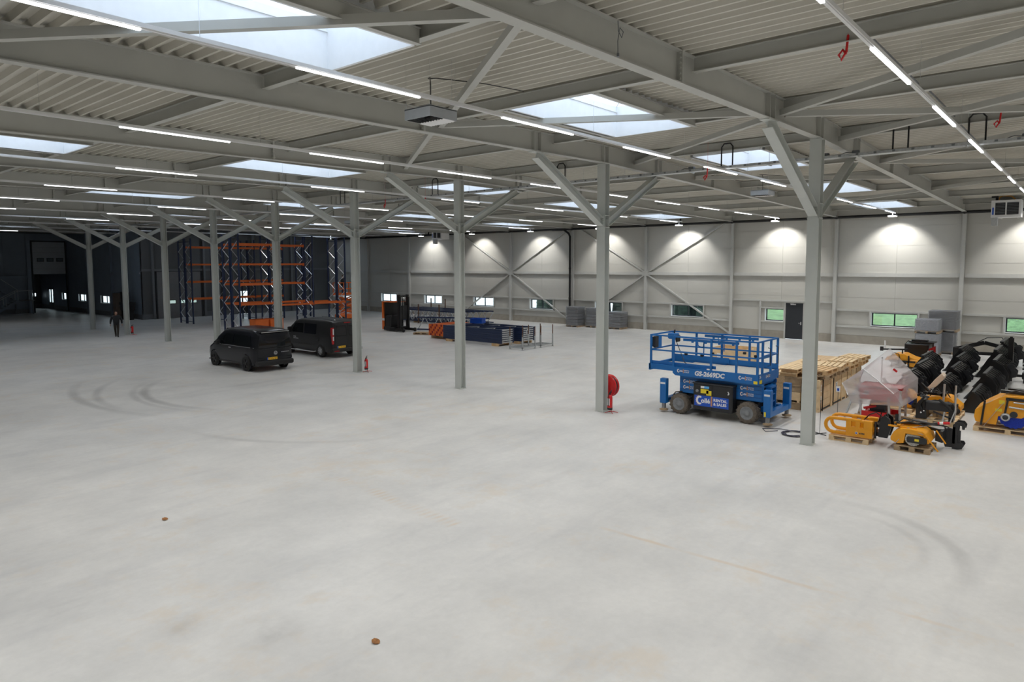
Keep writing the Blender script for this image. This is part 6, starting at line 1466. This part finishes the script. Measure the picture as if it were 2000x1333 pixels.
obj('hydraulic_hose', MB().tube([(-0.4, 0.1, 1.02), (-0.4, -0.2, 1.14), (-0.3, -0.5, 1.1), (-0.3, -0.8, 1.15)], 0.022, 7).tube([(-0.45, -0.05, 0.95), (-0.5, -0.3, 0.9), (-0.5, -0.6, 0.96)], 0.02, 7), BLACK, S)
obj('caster', MB().lathe([(0, -0.04), (0.15, -0.04), (0.16, 0.0), (0.15, 0.04), (0, 0.04)], 18, 'x', (-0.45, -0.62, 0.17)), RUBBER, S)
# --- two sweepers half hidden in the middle
for n, (x, y, lab, plab) in enumerate(((25.0, 3.68, 'yellow sweeper with blue brush behind the black flail machine', 'long pale pallet under the black flail machine and a sweeper'), (25.75, 4.85, 'yellow sweeper with blue brush half hidden behind the red spreader', 'pale pallet behind the red spreader'))):
    if n: pallet(plab, x, y, 0, 0, WOOD2, 1.2, 0.9, 'pallets under machine attachments')
    else: pallet(plab, x, y, 0, 0, WOOD2, 2.2, 1.25, 'pallets under machine attachments')
    S = sweeper(lab, (x + (0.55 if n == 0 else 0), y, 0.146), [(0.42, 0.30), (0.40, 0.42), (0.10, 0.50), (-0.20, 0.52), (-0.30, 0.50), (-0.60 + 0.06*n, 0.24), (-0.60 + 0.06*n, 0.10), (-0.52, 0.10), (-0.50, 0.22), (-0.28, 0.38), (0.1, 0.40)], -0.3, 0.45, -0.26, 0.25, 0.19, BRISTLEB)
    obj('yellow_bracket', MB().prism([(-0.12, 0.02), (-0.12, 0.50), (-0.22, 0.50), (-0.30, 0.12), (-0.40, 0.10), (-0.40, 0.02)], 'x', -0.36, -0.31), YELLOW, S)
    obj('caster', MB().lathe([(0, -0.04), (0.10, -0.04), (0.11, 0), (0.10, 0.04), (0, 0.04)], 14, 'x', (-0.35, -0.50, 0.11)).box(-0.42, -0.28, -0.54, -0.46, 0.2, 0.34), RUBBER, S)
    obj('stand_tube', MB().cyl((-0.40, -0.14, 0.0), (-0.42, -0.16, 0.95), 0.032, 10).cyl((-0.2, -0.42 + 0.9*n, 0.0), (-0.2, -0.44 + 0.9*n, 0.9), 0.028, 10), GALV, S)
    obj('hydraulic_hose', MB().tube([(-0.3, 0.4, 0.5), (-0.32, 0.2, 0.72), (-0.3, 0.0, 0.58), (-0.3, -0.2, 0.7), (-0.2, -0.3, 0.5)], 0.018, 7).tube([(-0.1, 0.35, 0.52), (-0.1, 0.1, 0.66), (0.0, -0.1, 0.55)], 0.018, 7).tube([(-0.25, 0.25, 0.5), (-0.3, 0.05, 0.78), (-0.28, -0.12, 0.52)], 0.016, 7), BLACK, S)
    obj('frame_bar', MB().box(-0.3, 0.4, -0.15, -0.05, 0.52, 0.60).box(-0.3, -0.2, -0.2, 0.45, 0.54, 0.62).bar((0.1, 0.3, 0.55), (0.3, 0.6, 0.8), 0.06, 0.06), MBLACK, S)
# --- black flail machine in front of it
t = thing('flail_machine', 'black flail mower frame with thick hoses, behind the front sweeper', 'attachment', (23.95, 3.6, 0.16), 0)
obj('side_housing', MB().prism([(0.46, -0.0), (0.46, 0.42), (0.38, 0.56), (0.22, 0.60), (0.16, 0.02)], 'x', -0.12, 0.35), MBLACK, t, bevel=0.015)
obj('cross_beam', MB().rbox(-0.16, 0.14, -0.46, 0.22, 0.30, 0.56, 0.03), CHAR, t)
obj('end_bracket', MB().prism([(-0.40, 0.0), (-0.40, 0.5), (-0.50, 0.55), (-0.58, 0.42), (-0.52, 0.0)], 'x', -0.12, 0.2), MBLACK, t)
obj('thick_hose', MB().tube([(-0.18, 0.30, 0.30), (-0.22, 0.36, 0.45), (-0.2, 0.28, 0.62), (-0.18, 0.22, 0.72), (-0.15, 0.34, 0.80), (-0.1, 0.42, 0.70)], 0.036, 8).tube([(-0.14, -0.16, 0.64), (-0.2, -0.22, 0.60), (-0.22, -0.40, 0.46), (-0.18, -0.48, 0.34)], 0.038, 8), RUBBER, t)
obj('link_rod', MB().bar((-0.1, 0.0, 0.26), (-0.1, -0.46, 0.10), 0.04, 0.04).cyl((-0.2, 0.1, 0.7), (-0.2, 0.34, 0.72), 0.03, 8), ANTH, t)
obj('galvanised_leg', MB().bar((-0.16, -0.30, 0.30), (-0.16, -0.26, -0.04), 0.04, 0.03).bar((-0.16, -0.56, 0.34), (-0.18, -0.44, -0.06), 0.045, 0.03).cyl((-0.1, -0.56, 0.3), (-0.1, -0.56, 0.85), 0.028, 8), GALV, t)
obj('bolt', MB().lathe([(0, -0.03), (0.03, -0.03), (0.03, 0)], 8, 'x', (-0.13, 0.32, 0.2)).lathe([(0, -0.03), (0.025, -0.03), (0.025, 0)], 8, 'x', (-0.13, 0.24, 0.26)), CHROME, t)
crate('small_crate', 'small weathered crate standing behind the black flail machine', 24.42, 24.9, 3.4, 3.9, 0.146, 0.46, 2, WOOD3, posts=False, lid=False)
t = thing('cream_hood', 'tilted cream moulded hood on a grey bar, between the black buckets', 'hood', (26.6, 3.97, 0.62), 0)
obj('hood_shell', MB().prism([(0.22, 0.10), (0.02, 0.40), (-0.16, 0.62), (-0.24, 0.52), (-0.22, 0.42), (0.0, 0.14), (0.18, 0.06)], 'x', -0.1, 0.35), CREAM, t, bevel=0.02)
obj('support_bar', MB().bar((0.1, -0.12, 0.45), (0.1, 0.30, 0.0), 0.05, 0.06).bar((0.1, 0.2, 0.1), (0.1, 0.2, -0.62), 0.06, 0.06), GALV, t)

# --- red spreader under clear sheeting
t = thing('seed_spreader', 'red hopper machine on grey legs under clear plastic sheeting', 'spreader', (23.6, 5.0, 0), 0)
hop = MB().add([(-0.36, -0.64, 1.08), (0.55, -0.64, 1.08), (0.55, 0.56, 1.08), (-0.36, 0.56, 1.08), (-0.26, -0.56, 0.66), (0.40, -0.56, 0.66), (0.40, 0.50, 0.66), (-0.26, 0.50, 0.66)],
               [(0, 4, 5, 1), (1, 5, 6, 2), (2, 6, 7, 3), (3, 7, 4, 0), (4, 7, 6, 5), (0, 1, 2, 3)])
hp_ = obj('hopper', hop, RED, t); obj('hopper_rim', MB().box(-0.38, 0.58, -0.66, -0.62, 1.05, 1.10).box(-0.38, 0.58, 0.54, 0.58, 1.05, 1.10).box(-0.38, -0.34, -0.62, 0.54, 1.05, 1.10).box(0.53, 0.58, -0.62, 0.54, 1.05, 1.10), DARKRED, hp_)
obj('white_label', MB().bar((-0.335, 0.40, 0.88), (-0.335, 0.26, 0.88), 0.03, 0.12), LABEL, hp_); obj('label_print', MB().bar((-0.352, 0.385, 0.88), (-0.352, 0.275, 0.88), 0.012, 0.07), ANTH, hp_)
for (ya, za, yb_, x) in ((0.60, 1.0, 0.92, -0.4), (0.58, 1.05, 0.42, -0.32), (-0.30, 0.80, -0.36, -0.35), (-0.62, 1.08, -0.62, -0.35), (0.55, 1.0, 0.75, 0.6), (-0.6, 1.0, -0.6, 0.6)):
    obj('leg', MB().bar((x, ya, za), (x, yb_, 0.0), 0.06, 0.05), GALV, t)
fr = MB().box(-0.45, -0.38, -0.28, 0.42, 0.14, 0.32).box(0.4, 0.46, -0.5, 0.5, 0.14, 0.30).box(-0.40, 0.42, -0.26, -0.18, 0.16, 0.28).box(-0.40, 0.42, 0.3, 0.38, 0.16, 0.28).bar((-0.3, 0.4, 0.38), (0.1, -0.55, 0.62), 0.08, 0.06).bar((0.0, 0.3, 0.4), (0.3, -0.4, 0.6), 0.06, 0.08)
obj('red_frame', fr, RED, t)
obj('yellow_spout', MB().bar((-0.25, 0.2, 0.52), (-0.2, -0.5, 0.66), 0.10, 0.05), YELLOW, t)
obj('gear_case', MB().rbox(-0.2, 0.2, -0.2, 0.25, 0.28, 0.62, 0.03).cyl((-0.42, -0.24, 0.23), (-0.36, -0.24, 0.23), 0.05, 10), ANTH, t)
obj('caster', MB().lathe([(0, -0.03), (0.075, -0.03), (0.085, 0), (0.075, 0.03), (0, 0.03)], 16, 'x', (-0.42, -0.56, 0.09)).box(-0.44, -0.40, -0.60, -0.52, 0.1, 0.34), RUBBER, t)
obj('timber_base', MB().box(-0.2, 0.0, -0.8, 0.7, 0, 0.12).box(0.3, 0.5, -0.8, 0.7, 0, 0.12), WOOD3, t)
def sheet(p00, p10, p11, p01, sag, seed, n=12):
    rn = random.Random(seed); P = [Vector(p) for p in (p00, p10, p11, p01)]; N = (P[1] - P[0]).cross(P[3] - P[0]).normalized()
    ph = [rn.uniform(0, 6) for _ in range(6)]
    def f(u, v):
        q = P[0]*(1-u)*(1-v) + P[1]*u*(1-v) + P[2]*u*v + P[3]*(1-u)*v
        w = sag * 4 * u * (1 - u) * 4 * v * (1 - v) / 4 + 0.012 * (math.sin(9*u + 4*v + ph[0]) + math.sin(14*v - 6*u + ph[1])) * min(1, 6 * min(u, 1 - u, v, 1 - v))
        edge = -0.10 * math.sin(PI * u) * (1 if v < 0.02 else 0)
        return q + N * w
    return MB().grid(f, n, n, True)
A = (-0.30, 1.05, 1.10); B = (-0.40, 0.43, 1.62); Cc = (0.75, -0.06, 2.20); E_ = (0.62, -0.90, 1.34); Fp = (-0.66, -0.50, 0.98); G = (-0.66, 0.78, 0.80); Hh = (0.80, 0.80, 1.20)
for p, sg, sd in (((B, Fp, E_, Cc), 0.20, 1), ((A, G, Fp, B), 0.05, 2), ((A, B, Cc, Hh), -0.15, 3), ((G, (-0.62, 0.66, 0.54), (-0.60, -0.74, 0.62), Fp), -0.05, 4), ((Fp, (-0.60, -0.74, 0.62), (0.66, -0.90, 0.72), E_), -0.06, 5)):
    obj('clear_sheet', sheet(*p, sg, sd), HOOD, t)
obj('white_seam', MB().tube([B, (-0.54, -0.02, 1.33), Fp], 0.016, 6).tube([A, (-0.44, 0.90, 0.95), G], 0.014, 6), LABEL, t)
obj('hood_pole', MB().cyl((0.05, 0.0, 1.1), (0.3, 0.05, 1.95), 0.02, 8).cyl((-0.4, 0.60, 0.9), (-0.3, 0.44, 1.6), 0.015, 8), GALV, t)
obj('red_ball', MB().lathe([(0, -0.03), (0.025, -0.015), (0.03, 0), (0.025, 0.015), (0, 0.03)], 10, 'z', (-0.44, 0.62, 1.10)), RED, t)
obj('red_mark', MB().bar((0.0, -0.33, 1.64), (0.05, -0.42, 1.56), 0.03, 0.06), RED, t)

# --- black buckets
def bucket(label, x0, x1, y, h, z=0.0, rz=0.0):
    t = thing('loader_bucket', label, 'bucket', ((x0 + x1)/2, y, z), rz, 'black loader buckets')
    hw = (x1 - x0)/2; s = h/0.9
    P = [(0.46, 0.02), (0.0, 0.0), (-0.24, 0.06), (-0.40, 0.26), (-0.40, 0.52), (-0.26, 0.76), (-0.04, 0.90)]
    P = [(a*s, b*s) for a, b in P]
    Q = [(a + 0.025, b + 0.02) for a, b in P]; Q[0] = (P[0][0], P[0][1] + 0.02)
    obj('shell', MB().prism(P + Q[::-1], 'x', -hw, hw), MBLACK, t)
    for sd in (-1, 1): obj('end_plate', MB().prism(P + [(0.16*s, 0.62*s)], 'x', sd*hw - 0.015, sd*hw + 0.015), MBLACK, t)
    n = max(4, round(2*hw/0.36))
    for k in range(n):
        xx = -hw + 0.16 + k * (2*hw - 0.32)/(n - 1)
        R_ = [(a - 0.045, b - 0.0) if 0 < i else (a, b) for i, (a, b) in enumerate(P)]
        obj('rib', MB().prism([P[2], P[3], P[4], P[5], P[6], (P[6][0] - 0.05, P[6][1]), (P[5][0] - 0.06, P[5][1] + 0.01), (P[4][0] - 0.055, P[4][1]), (P[3][0] - 0.05, P[3][1] - 0.01), (P[2][0] - 0.02, P[2][1] - 0.03 if P[2][1] > 0.05 else P[2][1])], 'x', xx - 0.02, xx + 0.02), MBLACK, t)
    obj('top_lip', MB().box(-hw, hw, -0.08*s, 0.02*s, 0.87*s, 0.93*s), CHAR, t)
    obj('cutting_edge', MB().box(-hw, hw, 0.40*s, 0.52*s, 0.0, 0.025), CHAR, t)
    for xx in (-0.28, 0.28): obj('hitch_ear', MB().prism([(-0.36*s, 0.28*s), (-0.56*s, 0.34*s), (-0.58*s, 0.50*s), (-0.50*s, 0.58*s), (-0.52*s, 0.70*s), (-0.44*s, 0.76*s), (-0.26*s, 0.72*s), (-0.36*s, 0.52*s)], 'x', xx - 0.02, xx + 0.02), CHAR, t)
    return t
for a in ((26.6, 28.7, 2.95, 0.68, 'black loader bucket nearest the right sweeper'), (29.3, 31.5, 2.95, 0.95, 'black loader bucket second in the right hand bucket row'),
          (32.3, 34.6, 2.95, 1.10, 'tall black loader bucket in the middle of the right hand bucket row'), (35.2, 37.5, 3.2, 1.2, 'tall black loader bucket fourth in the right hand bucket row'),
          (38.2, 40.5, 3.25, 1.28, 'tallest black loader bucket at the far end of the right hand row'), (27.9, 30.0, 4.05, 0.80, 'black loader bucket behind the cream hood'),
          (30.5, 32.7, 4.1, 0.92, 'black loader bucket second in the middle bucket row'), (33.3, 35.5, 4.3, 1.0, 'black loader bucket third in the middle bucket row'), (36.3, 38.6, 4.6, 1.05, 'black loader bucket last in the middle bucket row'),
          (27.2, 29.3, 5.1, 0.95, 'black loader bucket behind the plastic sheeting'), (29.9, 32.2, 5.15, 1.02, 'black loader bucket second in the left hand bucket row'), (33.0, 35.2, 5.5, 1.0, 'black loader bucket at the far end of the left hand row')): bucket(a[4], *a[:4])
# --- rear sweeper, tow bar machine, red grille machine, mast machine
S = sweeper('rear yellow sweeper beside the red grilled machine', (36.6, 6.85, 0), [(0.70, 0.30), (0.60, 0.48), (0.30, 0.64), (-0.10, 0.66), (-0.45, 0.50), (-0.75, 0.42), (-0.80, 0.22), (-0.70, 0.10), (-0.30, 0.08), (-0.2, 0.30), (0.4, 0.32)], -0.45, 0.5, 0.12, 0.24, 0.24, BRISTLE)
obj('yellow_cover', MB().rbox(-0.5, 0.2, -0.72, -0.3, 0.08, 0.42, 0.05), YELLOW, S)
obj('side_frame', MB().box(-0.54, -0.48, -0.6, 0.5, 0.28, 0.36).box(-0.54, -0.48, -0.35, -0.29, 0.05, 0.6).tube([(-0.5, 0.45, 0.5), (-0.52, 0.3, 0.7), (-0.5, 0.1, 0.66), (-0.5, 0.05, 0.4)], 0.02, 7), MBLACK, S)
obj('tow_bar', MB().bar((-0.2, 0.85, 0.80), (-0.2, -0.2, 0.86), 0.06, 0.07).box(-0.26, -0.14, 0.82, 0.95, 0.72, 0.92), MBLACK, S)
obj('white_rod', MB().cyl((-0.2, 0.74, 0.86), (-0.2, 0.76, 1.22), 0.035, 8), LABEL, S); obj('stand_leg', MB().bar((0.3, 0.5, 0.4), (0.3, 0.55, 0.0), 0.05, 0.05).bar((-0.4, -0.6, 0.15), (-0.4, -0.62, 0.0), 0.06, 0.06).bar((-0.2, 0.0, 0.60), (-0.2, 0.0, 0.84), 0.05, 0.05), MBLACK, S)
t = thing('grille_machine', 'black machine with a red grille in front of the wrapped pallets', 'attachment', (39.2, 6.45, 0), 0)
obj('body', MB().rbox(-0.6, 0.6, -0.3, 0.75, 0.0, 0.92, 0.04), MBLACK, t)
obj('red_grille', MB().prism([(-0.32, 0.10), (-0.32, 0.72), (-0.60, 0.88), (-0.62, 0.30)], 'x', -0.62, -0.56), DARKRED, t)
for k in range(7): obj('grille_bar', MB().bar((-0.64, -0.34 - 0.035*k, 0.14 + 0.025*k), (-0.64, -0.34 - 0.035*k, 0.70 + 0.022*k), 0.014, 0.02), RED, t)
obj('top_frame', MB().box(-0.5, 0.4, -0.5, 0.6, 0.96, 1.02).box(-0.3, 0.0, -0.2, 0.5, 1.02, 1.10).tube([(-0.5, 0.7, 0.9), (-0.52, 0.6, 1.06), (-0.5, 0.4, 1.0)], 0.02, 6).box(-0.5, -0.44, -0.5, -0.44, 0.5, 0.96), MBLACK, t)
obj('white_marker', MB().box(-0.66, -0.60, -0.34, -0.27, 0.45, 0.62), LABEL, t)
t = thing('mast_machine', 'black machine with an upright mast behind the right sweeper', 'attachment', (34.95, 2.12, 0), 0)
obj('mast', MB().box(-0.08, 0.08, 0.40, 0.58, 0.0, 1.80).box(-0.10, -0.06, 0.44, 0.54, 1.74, 1.86), MBLACK, t)
obj('mast_frame', MB().rbox(-0.4, 0.6, -0.8, 0.05, 0.15, 0.45, 0.03).box(-0.42, 0.5, -0.9, 0.05, 0.55, 0.62).box(-0.42, 0.5, -0.9, 0.05, 0.70, 0.78).box(-0.3, 0.4, -0.8, 0.0, 0.85, 0.95), MBLACK, t)
obj('skid', MB().box(-0.4, 0.6, -0.7, -0.6, 0, 0.15).box(-0.4, 0.6, -0.1, 0.0, 0, 0.15).box(-0.06, 0.06, 0.0, 0.5, 0.2, 0.3), MBLACK, t)
obj('red_part', MB().prism([(-0.45, 0.92), (-0.45, 1.3), (-0.75, 1.4), (-0.75, 0.92)], 'x', -0.2, 0.3), DARKRED, t)
obj('bent_hose', MB().tube([(0.1, 0.0, 0.95), (0.1, -0.05, 1.15), (0.1, -0.3, 1.25), (0.1, -0.6, 1.1)], 0.02, 7).cyl((-0.3, 0.0, 0.66), (-0.3, -0.6, 0.66), 0.03, 8), RUBBER, t)
t = thing('folding_arm', 'black folded boom arms lying behind the bucket rows', 'attachment', (41.6, 4.0, 0), 0)
obj('boom', MB().bar((0, 1.4, 0.5), (0, 0.2, 0.9), 0.14, 0.2).bar((0, 0.2, 0.9), (0, -1.6, 0.45), 0.12, 0.18).bar((0.2, 1.2, 0.3), (0.2, -1.2, 0.35), 0.12, 0.16), MBLACK, t)
obj('boom_base', MB().box(-0.3, 0.4, 1.2, 1.5, 0, 0.6).box(-0.3, 0.4, -1.7, -1.4, 0, 0.5), MBLACK, t)
obj('boom_hose', MB().tube([(0, 0.5, 0.9), (0, 0.1, 1.15), (0, -0.5, 1.2), (0, -0.8, 0.8)], 0.02, 7), RUBBER, t); obj('rod', MB().cyl((0, -0.5, 0.85), (0, -1.1, 0.72), 0.05, 8), CHROME, t)

# bits lying on the bare floor
LEAFB = mat('dry_leaf', (0.30, 0.13, 0.04), 0.8, var=0.3, scale=30)
for x, y, lab in ((5.46, 13.46, 'small dry brown leaf on the floor at left'), (5.35, 6.9, 'small dry brown leaf on the bare floor in front')):
    o = obj('dry_leaf', MB().grid(lambda u, v: ((u - 0.5) * 0.11 * (1 - (2*v - 1)**2 * 0.7), (v - 0.5) * 0.12, 0.006 + 0.03 * (u - 0.5)**2 + 0.02 * v * v), 4, 5), LEAFB, None, (x, y, 0)); tag(o, lab, 'leaf')
